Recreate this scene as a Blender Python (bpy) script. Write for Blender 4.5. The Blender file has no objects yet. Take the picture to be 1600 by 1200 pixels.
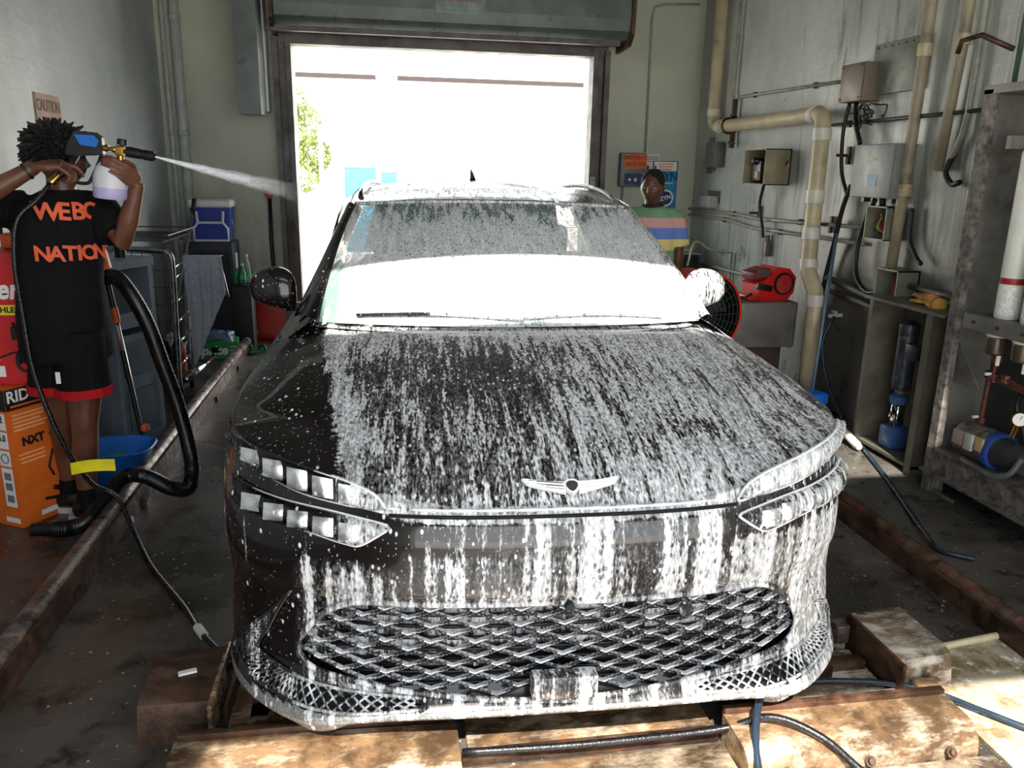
import bpy, bmesh, math, random
from math import sin, cos, pi, radians, sqrt, atan2
from mathutils import Vector as V, Matrix as MX, Euler
random.seed(7)
C = bpy.context.scene.collection
SC = bpy.context.scene

# ------------------------------------------------------------------ camera
cam_d = bpy.data.cameras.new('camera'); cam = bpy.data.objects.new('camera', cam_d); C.objects.link(cam)
cam_d.lens = 28.125; cam_d.sensor_width = 36; cam_d.clip_start = .05; cam_d.clip_end = 300
_yaw, _pit, _rol = radians(9.5), radians(15.0), radians(1.15)
_f = V((sin(_yaw)*cos(_pit), cos(_yaw)*cos(_pit), -sin(_pit)))
_r0 = V((cos(_yaw), -sin(_yaw), 0)); _u0 = _r0.cross(_f)
_r = _r0*cos(_rol)+_u0*sin(_rol); _u = _r.cross(_f)
cam.matrix_world = MX(((_r.x, _u.x, -_f.x, 0), (_r.y, _u.y, -_f.y, 0), (_r.z, _u.z, -_f.z, 1.66), (0, 0, 0, 1)))
SC.camera = cam

# ------------------------------------------------------------------ sky, sun, exposure
wd = bpy.data.worlds.new('sky'); SC.world = wd; wd.use_nodes = True
_n = wd.node_tree.nodes; _l = wd.node_tree.links
_bg = _n['Background']; _bg.inputs['Color'].default_value = (.90, .95, 1.0, 1); _bg.inputs['Strength'].default_value = 3.7
sun_d = bpy.data.lights.new('sun', 'SUN'); sun = bpy.data.objects.new('sun', sun_d); C.objects.link(sun)
sun_d.energy = 17.0; sun_d.color = (1, .955, .88); sun_d.angle = radians(.6)
sun.rotation_euler = V((.10, .643, -.766)).to_track_quat('-Z', 'Y').to_euler()
SC.view_settings.view_transform = 'Standard'; SC.view_settings.look = 'None'
SC.view_settings.gamma = 1; SC.view_settings.use_curve_mapping = False
SC.view_settings.exposure = 0.0
SC.cycles.max_bounces = 10; SC.cycles.diffuse_bounces = 6; SC.cycles.transparent_max_bounces = 24

# ------------------------------------------------------------------ node helper
class NV:
    """a float socket with arithmetic"""
    def __init__(s, g, sock): s.g = g; s.s = sock
    def _op(s, op, o, rev=False, clamp=False):
        n = s.g.n.new('ShaderNodeMath'); n.operation = op; n.use_clamp = clamp
        a, b = (o, s) if rev else (s, o)
        for i, x in enumerate((a, b)):
            if x is None: continue
            if isinstance(x, NV): s.g.l.new(x.s, n.inputs[i])
            else: n.inputs[i].default_value = x
        return NV(s.g, n.outputs[0])
    def __add__(s, o): return s._op('ADD', o)
    __radd__ = __add__
    def __mul__(s, o): return s._op('MULTIPLY', o)
    __rmul__ = __mul__
    def __sub__(s, o): return s._op('SUBTRACT', o)
    def __rsub__(s, o): return s._op('SUBTRACT', o, True)
    def __truediv__(s, o): return s._op('DIVIDE', o)
    def lt(s, o): return s._op('LESS_THAN', o)
    def gt(s, o): return s._op('GREATER_THAN', o)
    def max(s, o): return s._op('MAXIMUM', o)
    def min(s, o): return s._op('MINIMUM', o)
    def pow(s, o): return s._op('POWER', o)
    def step(s, lo, hi): return s.g.maprange(s, lo, hi)
class Gr:
    def __init__(g, m): g.m = m; g.n = m.node_tree.nodes; g.l = m.node_tree.links
    def coord(g, kind='Object'): return g.n.new('ShaderNodeTexCoord').outputs[kind]
    def scale(g, vec, s, off=(0, 0, 0)):
        n = g.n.new('ShaderNodeMapping'); g.l.new(vec, n.inputs[0]); n.inputs['Scale'].default_value = s if not isinstance(s, (int, float)) else (s,)*3
        n.inputs['Location'].default_value = off; return n.outputs[0]
    def noise(g, vec, sc=5, det=2, rough=.5, dist=0):
        n = g.n.new('ShaderNodeTexNoise'); g.l.new(vec, n.inputs['Vector']); n.inputs['Scale'].default_value = sc
        n.inputs['Detail'].default_value = det; n.inputs['Roughness'].default_value = rough; n.inputs['Distortion'].default_value = dist
        return NV(g, n.outputs['Fac'])
    def vor(g, vec, sc=5, feat='F1', rnd=1.0):
        n = g.n.new('ShaderNodeTexVoronoi'); g.l.new(vec, n.inputs['Vector']); n.feature = feat; n.inputs['Scale'].default_value = sc
        n.inputs['Randomness'].default_value = rnd
        return NV(g, n.outputs['Distance']), (n.outputs['Color'] if feat == 'F1' else None)
    def maprange(g, v, lo, hi, a=0., b=1.):
        n = g.n.new('ShaderNodeMapRange'); n.interpolation_type = 'SMOOTHSTEP'; g.l.new(v.s, n.inputs[0])
        for i, x in ((1, lo), (2, hi)):
            if isinstance(x, NV): g.l.new(x.s, n.inputs[i])
            else: n.inputs[i].default_value = x
        n.inputs[3].default_value = a; n.inputs[4].default_value = b
        return NV(g, n.outputs[0])
    def sep(g, vec):
        n = g.n.new('ShaderNodeSeparateXYZ'); g.l.new(vec, n.inputs[0]); return [NV(g, o) for o in n.outputs]
    def attr(g, name):
        n = g.n.new('ShaderNodeAttribute'); n.attribute_name = name; return g.sep(n.outputs['Color'])
    def mix(g, f, a, b):
        n = g.n.new('ShaderNodeMix'); n.data_type = 'RGBA'
        if isinstance(f, NV): g.l.new(f.s, n.inputs[0])
        else: n.inputs[0].default_value = f
        for i, x in ((6, a), (7, b)):
            if isinstance(x, tuple): n.inputs[i].default_value = (*x[:3], 1)
            else: g.l.new(x, n.inputs[i])
        return n.outputs[2]
    def mixsh(g, f, a, b):
        n = g.n.new('ShaderNodeMixShader'); g.l.new(f.s, n.inputs[0]); g.l.new(a, n.inputs[1]); g.l.new(b, n.inputs[2]); return n.outputs[0]
    def bump(g, h, st=.3, dist=.005, nrm=None):
        n = g.n.new('ShaderNodeBump'); g.l.new(h.s, n.inputs['Height']); n.inputs['Strength'].default_value = st; n.inputs['Distance'].default_value = dist
        if nrm: g.l.new(nrm, n.inputs['Normal'])
        return n.outputs[0]
    def bsdf(g, col=None, rough=None, metal=0., nrm=None, coat=0., spec=None, **kw):
        n = g.n.new('ShaderNodeBsdfPrincipled')
        for k, x in (('Base Color', col), ('Roughness', rough), ('Metallic', metal), ('Normal', nrm), ('Coat Weight', coat), ('Specular IOR Level', spec)) + tuple(kw.items()):
            if x is None: continue
            s = n.inputs[k]
            if isinstance(x, NV): g.l.new(x.s, s)
            elif isinstance(x, tuple): s.default_value = (*x[:3], 1)
            elif isinstance(x, (int, float)): s.default_value = x
            else: g.l.new(x, s)
        return n.outputs[0]
    def out(g, sh): g.l.new(sh, g.n['out'].inputs[0])
def newmat(name):
    m = bpy.data.materials.new(name); m.use_nodes = True; t = m.node_tree
    t.nodes.clear(); o = t.nodes.new('ShaderNodeOutputMaterial'); o.name = 'out'
    return m, Gr(m)
_mc = {}
def lin(c): return tuple(((x/12.92) if x <= .04045 else ((x+.055)/1.055)**2.4) for x in c)
def M(name, rgb=None, rough=.5, metal=0., var=.12, sc=8., bump=.15, bsc=40., dirt=0., dirtc=(.10, .08, .06), coat=0., spec=None, trans=0.):
    """general procedural material: tone variation, fine relief, blotchy dirt. rgb is display (sRGB) 0..1"""
    if name in _mc: return _mc[name]
    m, g = newmat(name); c = lin(rgb); p = g.coord()
    n1 = g.noise(p, sc, 4, .6)
    lo = tuple(x*(1-var) for x in c); hi = tuple(min(1, x*(1+var)) for x in c)
    col = g.mix(g.maprange(n1, .35, .65), lo, hi)
    if dirt: col = g.mix(g.maprange(g.noise(p, sc*.6, 6, .7), .62-dirt*.22, .75)*min(1., dirt+.3), col, lin(dirtc))
    b = g.bump(g.noise(p, bsc, 3, .6), bump, .003)
    kw = {}
    if trans: kw['Transmission Weight'] = trans
    g.out(g.bsdf(col, g.maprange(g.noise(p, sc*1.7, 3), .3, .7, max(.02, rough-.08), min(1, rough+.08)), metal, b, coat, spec, **kw))
    _mc[name] = m; return m

# ------------------------------------------------------------------ mesh helper
class MB:
    def __init__(s): s.v = []; s.f = []
    def add(s, vs, fs):
        o = len(s.v); s.v += [tuple(v) for v in vs]; s.f += [tuple(i+o for i in f) for f in fs]; return s
    def box(s, c, d, rz=0, bev=0., R=None):
        x, y, z = (k/2 for k in d)
        if R is None: R = MX.Rotation(rz, 3, 'Z')
        elif not isinstance(R, MX): R = Euler(R).to_matrix()
        if bev:
            b = min(bev, x*.9, y*.9, z*.9); bm = bmesh.new(); bmesh.ops.create_cube(bm, size=1)
            bmesh.ops.scale(bm, vec=(2*x, 2*y, 2*z), verts=bm.verts)
            bmesh.ops.bevel(bm, geom=bm.edges[:], offset=b, segments=2, affect='EDGES', profile=.5)
            bm.verts.index_update(); vs = [V(c)+R@v.co for v in bm.verts]; fs = [[v.index for v in f.verts] for f in bm.faces]; bm.free()
            return s.add(vs, fs)
        vs = [V(c)+R@V((a*x, b_*y, e*z)) for e in (-1, 1) for b_ in (-1, 1) for a in (-1, 1)]
        return s.add(vs, [(0, 2, 3, 1), (4, 5, 7, 6), (0, 1, 5, 4), (2, 6, 7, 3), (0, 4, 6, 2), (1, 3, 7, 5)])
    def tube(s, pts, r, n=10, cap=True, smooth=0, ribs=0.):
        pts = [V(p) for p in pts]
        if smooth: pts = spline(pts, smooth)
        rs = r if isinstance(r, (list, tuple)) else [r]*len(pts)
        if len(rs) != len(pts): rs = [rs[0]+(rs[-1]-rs[0])*i/(len(pts)-1) for i in range(len(pts))]
        if ribs: rs = [q*(1+(ribs if i % 2 else 0)) for i, q in enumerate(rs)]
        up = None; vs = []; fs = []
        for i, p in enumerate(pts):
            t = (pts[min(i+1, len(pts)-1)]-pts[max(i-1, 0)])
            t = t.normalized() if t.length > 1e-9 else V((0, 0, 1))
            if up is None: up = t.orthogonal().normalized()
            else:
                up = up-t*up.dot(t); up = up.normalized() if up.length > 1e-6 else t.orthogonal().normalized()
            w = t.cross(up)
            for k in range(n):
                a = 2*pi*k/n; vs.append(p+(up*cos(a)+w*sin(a))*rs[i])
        for i in range(len(pts)-1):
            for k in range(n):
                a, b = i*n+k, i*n+(k+1) % n; fs.append((a, b, b+n, a+n))
        if cap: fs.append(tuple(range(n))[::-1]); fs.append(tuple(range(len(vs)-n, len(vs))))
        return s.add(vs, fs)
    def cyl(s, a, b, r, n=16, r2=None): return s.tube([a, b], [r, r if r2 is None else r2], n)
    def lathe(s, prof, c=(0, 0, 0), n=24, axis=None, cap=True):
        """prof: (radius, height)"""
        Q = MX.Identity(3) if axis is None else V(axis).normalized().to_track_quat('Z', 'Y').to_matrix()
        vs = [V(c)+Q@V((r*cos(2*pi*k/n), r*sin(2*pi*k/n), h)) for r, h in prof for k in range(n)]; fs = []
        for i in range(len(prof)-1):
            for k in range(n):
                a, b = i*n+k, i*n+(k+1) % n; fs.append((a, b, b+n, a+n))
        if cap: fs.append(tuple(range(n))[::-1]); fs.append(tuple(range(len(vs)-n, len(vs))))
        return s.add(vs, fs)
    def prism(s, poly, d, o=(0, 0, 0), X=(1, 0, 0), Y=(0, 0, 1)):
        """polygon in the plane X,Y extruded by d along X x Y"""
        X = V(X).normalized(); Y = V(Y).normalized(); N = X.cross(Y); n = len(poly)
        vs = [V(o)+X*a+Y*b for a, b in poly]+[V(o)+X*a+Y*b+N*d for a, b in poly]
        return s.add(vs, [tuple(range(n))[::-1], tuple(range(n, 2*n))]+[(i, (i+1) % n, (i+1) % n+n, i+n) for i in range(n)])
    def grid(s, P, nu, nv, thick=None, close=False):
        vs = [P(i/nu, j/nv) for j in range(nv+1) for i in range(nu+1)]; W = nu+1
        return s.add(vs, [(j*W+i, j*W+i+1, (j+1)*W+i+1, (j+1)*W+i) for j in range(nv) for i in range(nu)])
    def build(s, name, mat, parent=None, smooth=None, solid=0., kind=None, label=None, loc=None):
        me = bpy.data.meshes.new(name); me.from_pydata(s.v, [], s.f); me.update()
        bm = bmesh.new(); bm.from_mesh(me); bmesh.ops.remove_doubles(bm, verts=bm.verts, dist=1e-5)
        if not solid: bmesh.ops.recalc_face_normals(bm, faces=bm.faces)
        bm.to_mesh(me); bm.free()
        o = bpy.data.objects.new(name, me); C.objects.link(o)
        for m in (mat if isinstance(mat, (list, tuple)) else [mat]): me.materials.append(m)
        if smooth is not None:
            me.polygons.foreach_set('use_smooth', [True]*len(me.polygons))
            if smooth < 180: me.set_sharp_from_angle(angle=radians(smooth))
        if solid:
            md = o.modifiers.new('solid', 'SOLIDIFY'); md.thickness = solid; md.offset = 0
        if loc is not None: o.location = loc
        if parent is not None: o.parent = parent
        if kind: o['kind'] = kind
        if label: o['label'] = label
        return o
def spline(pts, k):
    """Catmull-Rom through pts, k steps per segment"""
    P = [pts[0]*2-pts[1]]+pts+[pts[-1]*2-pts[-2]]; out = []
    for i in range(1, len(P)-2):
        a, b, c, d = P[i-1:i+3]
        for j in range(k):
            t = j/k; out.append(.5*((2*b)+(c-a)*t+(2*a-5*b+4*c-d)*t*t+(3*b-a-3*c+d)*t**3))
    return out+[pts[-1]]
def thing(name, label, cat, loc=(0, 0, 0), rz=0, group=None, rot=None):
    o = bpy.data.objects.new(name, None); C.objects.link(o); o.empty_display_size = .1
    o.location = loc; o.rotation_euler = rot if rot else (0, 0, rz); o['label'] = label; o['category'] = cat
    if group: o['group'] = group
    return o
def tag(o, label, cat, group=None):
    o['label'] = label; o['category'] = cat
    if group: o['group'] = group
    return o
def struct(o): o['kind'] = 'structure'; return o
def copy_tree(o, parent=None):
    c = o.copy(); C.objects.link(c)
    if parent is not None: c.parent = parent
    for ch in [x for x in o.children]: copy_tree(ch, c)
    return c
def text(name, s, size, mat, parent, loc, X, Y, ext=.0008, bold=0., align='CENTER', sx=1., shear=0., label=None):
    """flat lettering as a mesh; X = reading direction, Y = up of the letters"""
    cu = bpy.data.curves.new(name, 'FONT'); cu.body = s; cu.size = size; cu.extrude = ext; cu.offset = bold; cu.align_x = align; cu.align_y = 'CENTER'; cu.shear = shear; cu.resolution_u = 3
    X = V(X).normalized(); Y = V(Y).normalized(); N = X.cross(Y)
    o = bpy.data.objects.new(name, cu)
    me = bpy.data.meshes.new_from_object(o); bpy.data.objects.remove(o)
    o = bpy.data.objects.new(name, me); C.objects.link(o)
    me.transform(MX(((X.x*sx, Y.x, N.x, loc[0]), (X.y*sx, Y.y, N.y, loc[1]), (X.z*sx, Y.z, N.z, loc[2]), (0, 0, 0, 1))))
    me.materials.clear(); me.materials.append(mat); o.parent = parent
    if label: o['label'] = label
    return o
# ------------------------------------------------------------------ setting
XL, XR, YB, YF, ZC = -1.95, 3.25, 8.2, -.6, 4.0
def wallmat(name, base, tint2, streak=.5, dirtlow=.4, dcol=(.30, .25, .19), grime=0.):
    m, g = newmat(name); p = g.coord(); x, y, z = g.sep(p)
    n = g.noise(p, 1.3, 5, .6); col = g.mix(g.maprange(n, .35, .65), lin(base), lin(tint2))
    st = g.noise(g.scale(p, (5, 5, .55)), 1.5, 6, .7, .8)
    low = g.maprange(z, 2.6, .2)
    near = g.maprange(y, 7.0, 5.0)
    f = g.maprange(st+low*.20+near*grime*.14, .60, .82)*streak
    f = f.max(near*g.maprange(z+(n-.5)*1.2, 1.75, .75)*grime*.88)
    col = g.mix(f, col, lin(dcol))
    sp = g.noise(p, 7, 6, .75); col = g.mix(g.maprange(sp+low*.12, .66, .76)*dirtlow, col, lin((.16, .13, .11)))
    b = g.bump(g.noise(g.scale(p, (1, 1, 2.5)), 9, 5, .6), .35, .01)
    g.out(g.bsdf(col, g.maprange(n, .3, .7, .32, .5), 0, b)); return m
MW_L = wallmat('painted_wall_blue_grey', (.72, .74, .75), (.66, .69, .69), .16, .12)
MW_B = wallmat('painted_wall_cream', (.77, .78, .70), (.71, .72, .65), .22, .15)
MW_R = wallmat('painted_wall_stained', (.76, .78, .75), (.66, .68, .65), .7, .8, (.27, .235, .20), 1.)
def wetfloor():
    m, g = newmat('wet_concrete'); p = g.coord()
    x, y, z = g.sep(p); n = g.noise(p, 1.4, 7, .65); n2 = g.noise(p, 6, 6, .7)
    col = g.mix(g.maprange(n, .38, .62), lin((.20, .185, .17)), lin((.33, .31, .285)))
    col = g.mix(g.maprange(n2, .52, .66), col, lin((.12, .105, .095)))
    col = g.mix(g.maprange(g.noise(g.scale(p, (1, .6, 1), (5, 2, 0)), .9, 5, .6), .55, .68)*.6, col, lin((.30, .21, .14)))
    # flecks of foam left on the ground
    d, c = g.vor(p, 34); s = g.sep(c)
    fl = (d.lt(.16))*(s[0].gt(.82))*(g.noise(p, 3, 3, .5).gt(.46))
    fine = g.maprange(g.noise(p, 70, 3, .7)+g.maprange(x, .5, 2.2)*.02, .655, .69)*.6
    col = g.mix(fl.max(fine)*.65, col, lin((.82, .82, .80)))
    b = g.bump(g.noise(p, 26, 6, .7), .5, .006)
    g.out(g.bsdf(col, g.maprange(n, .35, .62, .12, .48), 0, b, spec=.6)); return m
M_FLOOR = wetfloor()
def rusty(name, a=(.36, .22, .14), b=(.22, .15, .11), c=(.55, .50, .44), k=.4, rough=.45, org=.6):
    m, g = newmat(name); p = g.coord(); n = g.noise(p, 5, 7, .7); n2 = g.noise(g.scale(p, (.45, 1, 1)), 16, 5, .7)
    col = g.mix(g.maprange(n, .35, .65), lin(a), lin(b)); col = g.mix(g.maprange(n2, .45, .68)*k, col, lin(c))
    col = g.mix(g.maprange(g.noise(g.scale(p, 1, (3, 3, 3)), 9, 4, .6), .58, .72)*org, col, lin((.55, .34, .18)))
    g.out(g.bsdf(col, g.maprange(n2, .35, .65, rough-.15, rough+.2), g.maprange(n, .4, .6, .2, .6), g.bump(g.noise(p, 35, 5, .7), .5, .004))); return m
M_RUST = rusty('rusted_steel', (.32, .21, .15), (.21, .15, .115), (.45, .38, .32), .35, .45, .35); M_RUSTWET_SUN = rusty('wet_rust_sunlit_tone', (.56, .44, .32), (.40, .31, .23), (.82, .76, .66), .7, .25, .3)  # second one: wet rust with sunlight and pale highlights painted into the colour
M_RAIL = rusty('worn_rail_steel', (.42, .36, .33), (.28, .23, .21), (.66, .62, .60), .5, .35)
M_GREYMET = M('weathered_grey_metal', (.40, .41, .40), .45, .3, .2, 6, .2, 30, .45, (.28, .20, .15))
M_DKMET = M('dark_grey_metal', (.24, .25, .25), .45, .4, .2, 6, .2, 30, .3, (.25, .18, .13))
M_JAMB = M('jamb_steel', (.40, .38, .37), .5, .2, .25, 5, .3, 30, .6, (.24, .17, .12))
M_BLACK = M('black_plastic', (.07, .07, .075), .4, 0, .2)
M_BLACKR = M('black_rubber', (.06, .06, .06), .5, 0, .3, 20)
M_CHROME = M('chrome', (.85, .85, .86), .12, 1., .05)
M_BRASS = M('brass', (.72, .55, .28), .25, 1., .2)
M_WHITE = M('white_plastic', (.86, .86, .84), .4, 0, .05)
M_PVC = M('aged_pvc', (.76, .70, .57), .4, 0, .12, 6, .1, 20, .45, (.50, .40, .28))
M_PVCW = M('white_pvc', (.84, .82, .77), .4, 0, .08, 6, .1, 20, .3, (.55, .48, .38))
M_COND = M('painted_conduit', (.62, .62, .57), .5, .1, .15, 8, .1, 30, .4, (.30, .22, .16))
M_DIRTY = M('grimy_steel', (.42, .40, .36), .55, .2, .25, 5, .3, 25, .6, (.22, .18, .14))

# floor slab with side rails, walls
fl = MB().box(((XL+XR)/2, 3.8, -.1), (XR-XL+1.2, 8.9, .2)).build('floor', M_FLOOR); struct(fl)
struct(MB().box((XL-.1, 3.8, 2.0), (.2, 8.8, 4.2)).build('wall_left', MW_L))
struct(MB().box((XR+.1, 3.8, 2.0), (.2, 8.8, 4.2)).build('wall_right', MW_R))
DX0, DX1, DZ = -.76, 2.08, 2.74       # doorway in the back wall
wb = MB()
wb.box(((XL+DX0)/2-.1, YB+.1, 2.0), (DX0-XL+.2, .2, 4.2)); wb.box(((XR+DX1)/2+.1, YB+.1, 2.0), (XR-DX1+.2, .2, 4.2))
wb.box(((DX0+DX1)/2, YB+.1, (DZ+4.1)/2), (DX1-DX0, .2, 4.1-DZ))
struct(wb.build('wall_back', MW_B))
# front wall with the entrance the camera stands in
FX0, FX1, FZ = -.93, 3.1, 3.42
wf = MB()
wf.box(((XL+FX0)/2-.1, YF-.1, 2.0), (FX0-XL+.2, .2, 4.2)); wf.box(((XR+FX1)/2+.1, YF-.1, 2.0), (XR-FX1+.2, .2, 4.2))
wf.box(((FX0+FX1)/2, YF-.1, (FZ+4.1)/2), (FX1-FX0, .2, 4.1-FZ))
struct(wf.build('wall_front', MW_B))
# ceiling with a long skylight slot
SX0, SX1, SY0, SY1 = -.62, 2.5, .45, 1.12
ce = MB()
ce.box(((XL+XR)/2, (YF+SY0)/2-.1, ZC+.06), (XR-XL+.4, SY0-YF+.2, .12)); ce.box(((XL+XR)/2, (SY1+YB)/2+.1, ZC+.06), (XR-XL+.4, YB-SY1+.2, .12))
ce.box(((XL+SX0)/2-.1, (SY0+SY1)/2, ZC+.06), (SX0-XL+.2, SY1-SY0, .12)); ce.box(((XR+SX1)/2+.1, (SY0+SY1)/2, ZC+.06), (XR-SX1+.2, SY1-SY0, .12))
struct(ce.build('ceiling', M('dark_ceiling_paint', (.36, .36, .35), .7, 0, .1)))

# ---- outside, beyond the doorway
M_OUT = M('sunlit_white_wall', (.93, .92, .90), .7, 0, .03)
M_LOT = M('sunlit_concrete', (.80, .78, .74), .8, 0, .08)
struct(MB().box((1, 24, -.12), (60, 32, .2)).build('ground', M_LOT))
struct(MB().box((1, -12, -.12), (40, 22, .2)).build('ground_front', M_LOT))
ob = thing('building', 'white sunlit building with brown roof trim seen through the doorway', 'building', (0, 24, 0))
MB().box((3, 2, 2.15), (34, 3.6, 4.3)).build('wall', M_OUT, ob)
MB().box((3, 2.4, 4.7), (34, 3.2, .9)).build('roof', M_OUT, ob)
M_TRIMB = M('brown_fascia', (.17, .12, .11), .6)
MB().box((-1.6, .16, 4.08), (3.2, .08, .12)).build('fascia', M_TRIMB, ob)
MB().box((5.4, .16, 4.08), (9.6, .08, .12)).build('fascia', M_TRIMB, ob)
MB().box((12.5, .16, 4.08), (3.4, .08, .12)).build('fascia', M_TRIMB, ob)

# ---- door frame, roller housing
for nm, x in (('door_frame_left', DX0-.02), ('door_frame_right', DX1+.02)):
    b = MB(); s = -1 if x < 0 else 1
    b.box((x+s*.06, YB-.06, 1.39), (.16, .13, 2.78)); b.box((x+s*.115, YB-.15, 1.39), (.05, .10, 2.78)); b.box((x, YB-.15, 1.39), (.045, .06, 2.78))
    struct(b.build('trim_1' if s < 0 else 'trim_2', M_JAMB))
    for k in range(9):
        pass
b = MB(); b.box(((DX0+DX1)/2, YB-.07, DZ+.05), (DX1-DX0+.3, .15, .12)); b.box(((DX0+DX1)/2, YB-.15, DZ+.10), (DX1-DX0+.2, .08, .05))
struct(b.build('trim_3', M_JAMB))
rh = thing('roller_door_housing', 'long grey metal roller door housing above the bright doorway', 'door housing', ((DX0+DX1)/2, YB, 2.84))
hw = (DX1-DX0)/2
M_HOOD = M('grey_green_painted_metal', (.42, .45, .44), .35, .3, .15, 4, .15, 20, .3, (.28, .24, .20))
prof = [(-.02, .0), (-.36, .02), (-.44, .08), (-.47, .18), (-.47, .36), (-.42, .47), (-.02, .49)]
b = MB(); b.prism([(a, z) for a, z in prof], 2*hw+.36, (-hw-.10, 0, 0), (0, 1, 0), (0, 0, 1)); b.build('hood', M_HOOD, rh)
for x in (-hw-.14, hw+.26):
    MB().prism([(0, -.06), (-.40, -.04), (-.50, .05), (-.52, .36), (-.46, .50), (0, .52)], .035, (x, 0, 0), (0, 1, 0), (0, 0, 1)).build('end_plate', M_RUST, rh)
MB().box((0, -.40, -.02), (2*hw+.36, .05, .045)).build('bottom_lip', M_JAMB, rh)
sg = MB().box((.10, -.476, .235), (.44, .006, .17)).build('notice_plate', M('faded_plate', (.52, .55, .55), .4, .3, .2), rh, label='faded metal notice plate')
text('lettering', 'CLEARANCE', .07, M('faded_red', (.60, .36, .34), .6), sg, (.10, -.4805, .275), (1, 0, 0), (0, 0, 1), bold=.001)
for k in range(12): MB().cyl((-.08+k*.032, -.479, .18), (-.08+k*.032, -.484, .18), .004, 6).build('rivet', M_DKMET, rh)
# chain box hanging at the left end
cb = thing('chain_guard', 'tall dark grey metal box at the left end of the roller housing', 'guard', (-1.06, YB, 2.08))
MB().prism([(-.11, 0), (.08, .0), (.08, 1.5), (-.11, 1.5)], .34, (0, -.34, 0), (1, 0, 0), (0, 0, 1)).build('box', M_HOOD, cb)
MB().box((.088, -.2, .75), (.012, .24, 1.4)).build('inner_flange', M_WHITE, cb)

def lut(tab,x):
    if x<=tab[0][0]: return tab[0][1]
    for (a,b),(c,d) in zip(tab,tab[1:]):
        if x<=c:
            s=(x-a)/(c-a); return b+(d-b)*s
    return tab[-1][1]
CN=2.6; CA=.70; VC=.72
T_VF=[(.165,.10),(.185,.03),(.215,.0),(.235,.02),(.26,.045),(.30,.045),(.54,.03),(.57,.008),(.65,.0),(.72,.004),(.765,.015),(.785,.035),(.80,.05)]
T_U=[(.13,.95),(.20,.985),(.3,.99),(.45,.985),(.6,1.0),(.75,.995),(.88,.975),(1.0,.95)]
T_CN=[(.13,3.8),(.22,3.6),(.32,3.0),(.5,2.7),(.9,2.6)]
T_ZS=[(0,.795),(.062,.797),(.09,.826),(.13,.862),(.2,.89),(.3,.908),(.45,.922),(.8,.94),(1.2,.965),(1.6,1.0),(3,1.02),(4,1.04),(4.5,1.0)]
T_TC=[(0,.80),(.05,.815),(.12,.862),(.3,.915),(.6,.985),(.9,1.04),(1.1,1.075),(1.3,1.09),(3,1.09),(4.5,1.05)]
def fascia_v(u,w):
    U=lut(T_U,w); N=lut(T_CN,w); r=min(abs(u)/U,1.0)
    c=(1-r**N)**(1/N)
    j = 0.
    if w < .25: j = .05*math.exp(-((abs(u)-.70)/.14)**2)*min(1, (.25-w)/.07)
    return lut(T_VF,w)*c + CA*(1-c) - j
def top_w(u,v):
    U=.975
    a=(abs(u)/U)**CN+(max(0,VC-v)/(VC-.04))**CN
    rho=min(1,max(1e-4,a**(1/CN)))
    ve=VC-(VC-v)/rho if v<VC else v
    zs=lut(T_ZS,ve); t=max(zs+.004,lut(T_TC,v)-.055*(abs(u)/.93)**2)
    return zs+(t-zs)*(1-rho**12)
# ------------------------------------------------------------------ car
CAR = thing('car', 'black SUV covered in streaks of white washing foam on the wash track', 'car', (.475, 1.85, 0), -radians(2.2))
def ss(a, b, x):
    t = min(1, max(0, (x-a)/(b-a))) if a != b else float(x > a); return t*t*(3-2*t)
def bump1(x, c, w): return math.exp(-((x-c)/w)**2)
def dens_f(u, v, w):     # how much foam sits on the front
    d = lut([(-1, .10), (-.78, .10), (-.70, .45), (-.6, .72), (-.5, .66), (-.44, .36), (-.25, .42), (-.1, .60), (.1, .66), (.2, .46), (.35, .62), (.5, .72), (.62, .80), (.8, .82), (.93, .66), (1, .45)], u)
    if w > .69: d *= lut([(-1, 1), (-.7, .8), (-.44, .7), (.2, 1), (.5, .95), (1, .9)], u)
    if u < -.44: d = d+(.14-d)*ss(.60, .70, w)
    if u > .44 and w > .70: d = .34+.1*ss(.72, .70, w)
    if w > .70 and abs(u) < .46: d *= .86
    if w < .235: d = lut([(-1, .10), (-.93, .16), (-.8, .40), (-.5, .50), (0, .40), (.4, .46), (.8, .56), (1, .5)], u)
    if w > .777 and abs(u) < .5: d = .95
    return d
def dens_h(u, v):
    d = .51+.13*ss(-.1, .5, u)-.12*bump1(u, -.22, .22)*bump1(v, .75, .3)+.10*bump1(v, 1.08, .10)+.06*bump1(u, .05, .06)*ss(.6, .1, v)
    d += .10*ss(.4, 0, v)*ss(-.2, .3, u)
    if v < .9: d += .12*bump1(u, -.62, .05)
    r = lut([(0, .56), (.3, .60), (1.1, .72)], v)
    d += .30*bump1(u, r, .03)+.30*bump1(u, -r+.02, .022)
    if u < -r-.02: d = .17+.05*ss(.6, 1.1, v)
    if u > r+.04: d = .56
    if u > .93: d = .4
    return d
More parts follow.
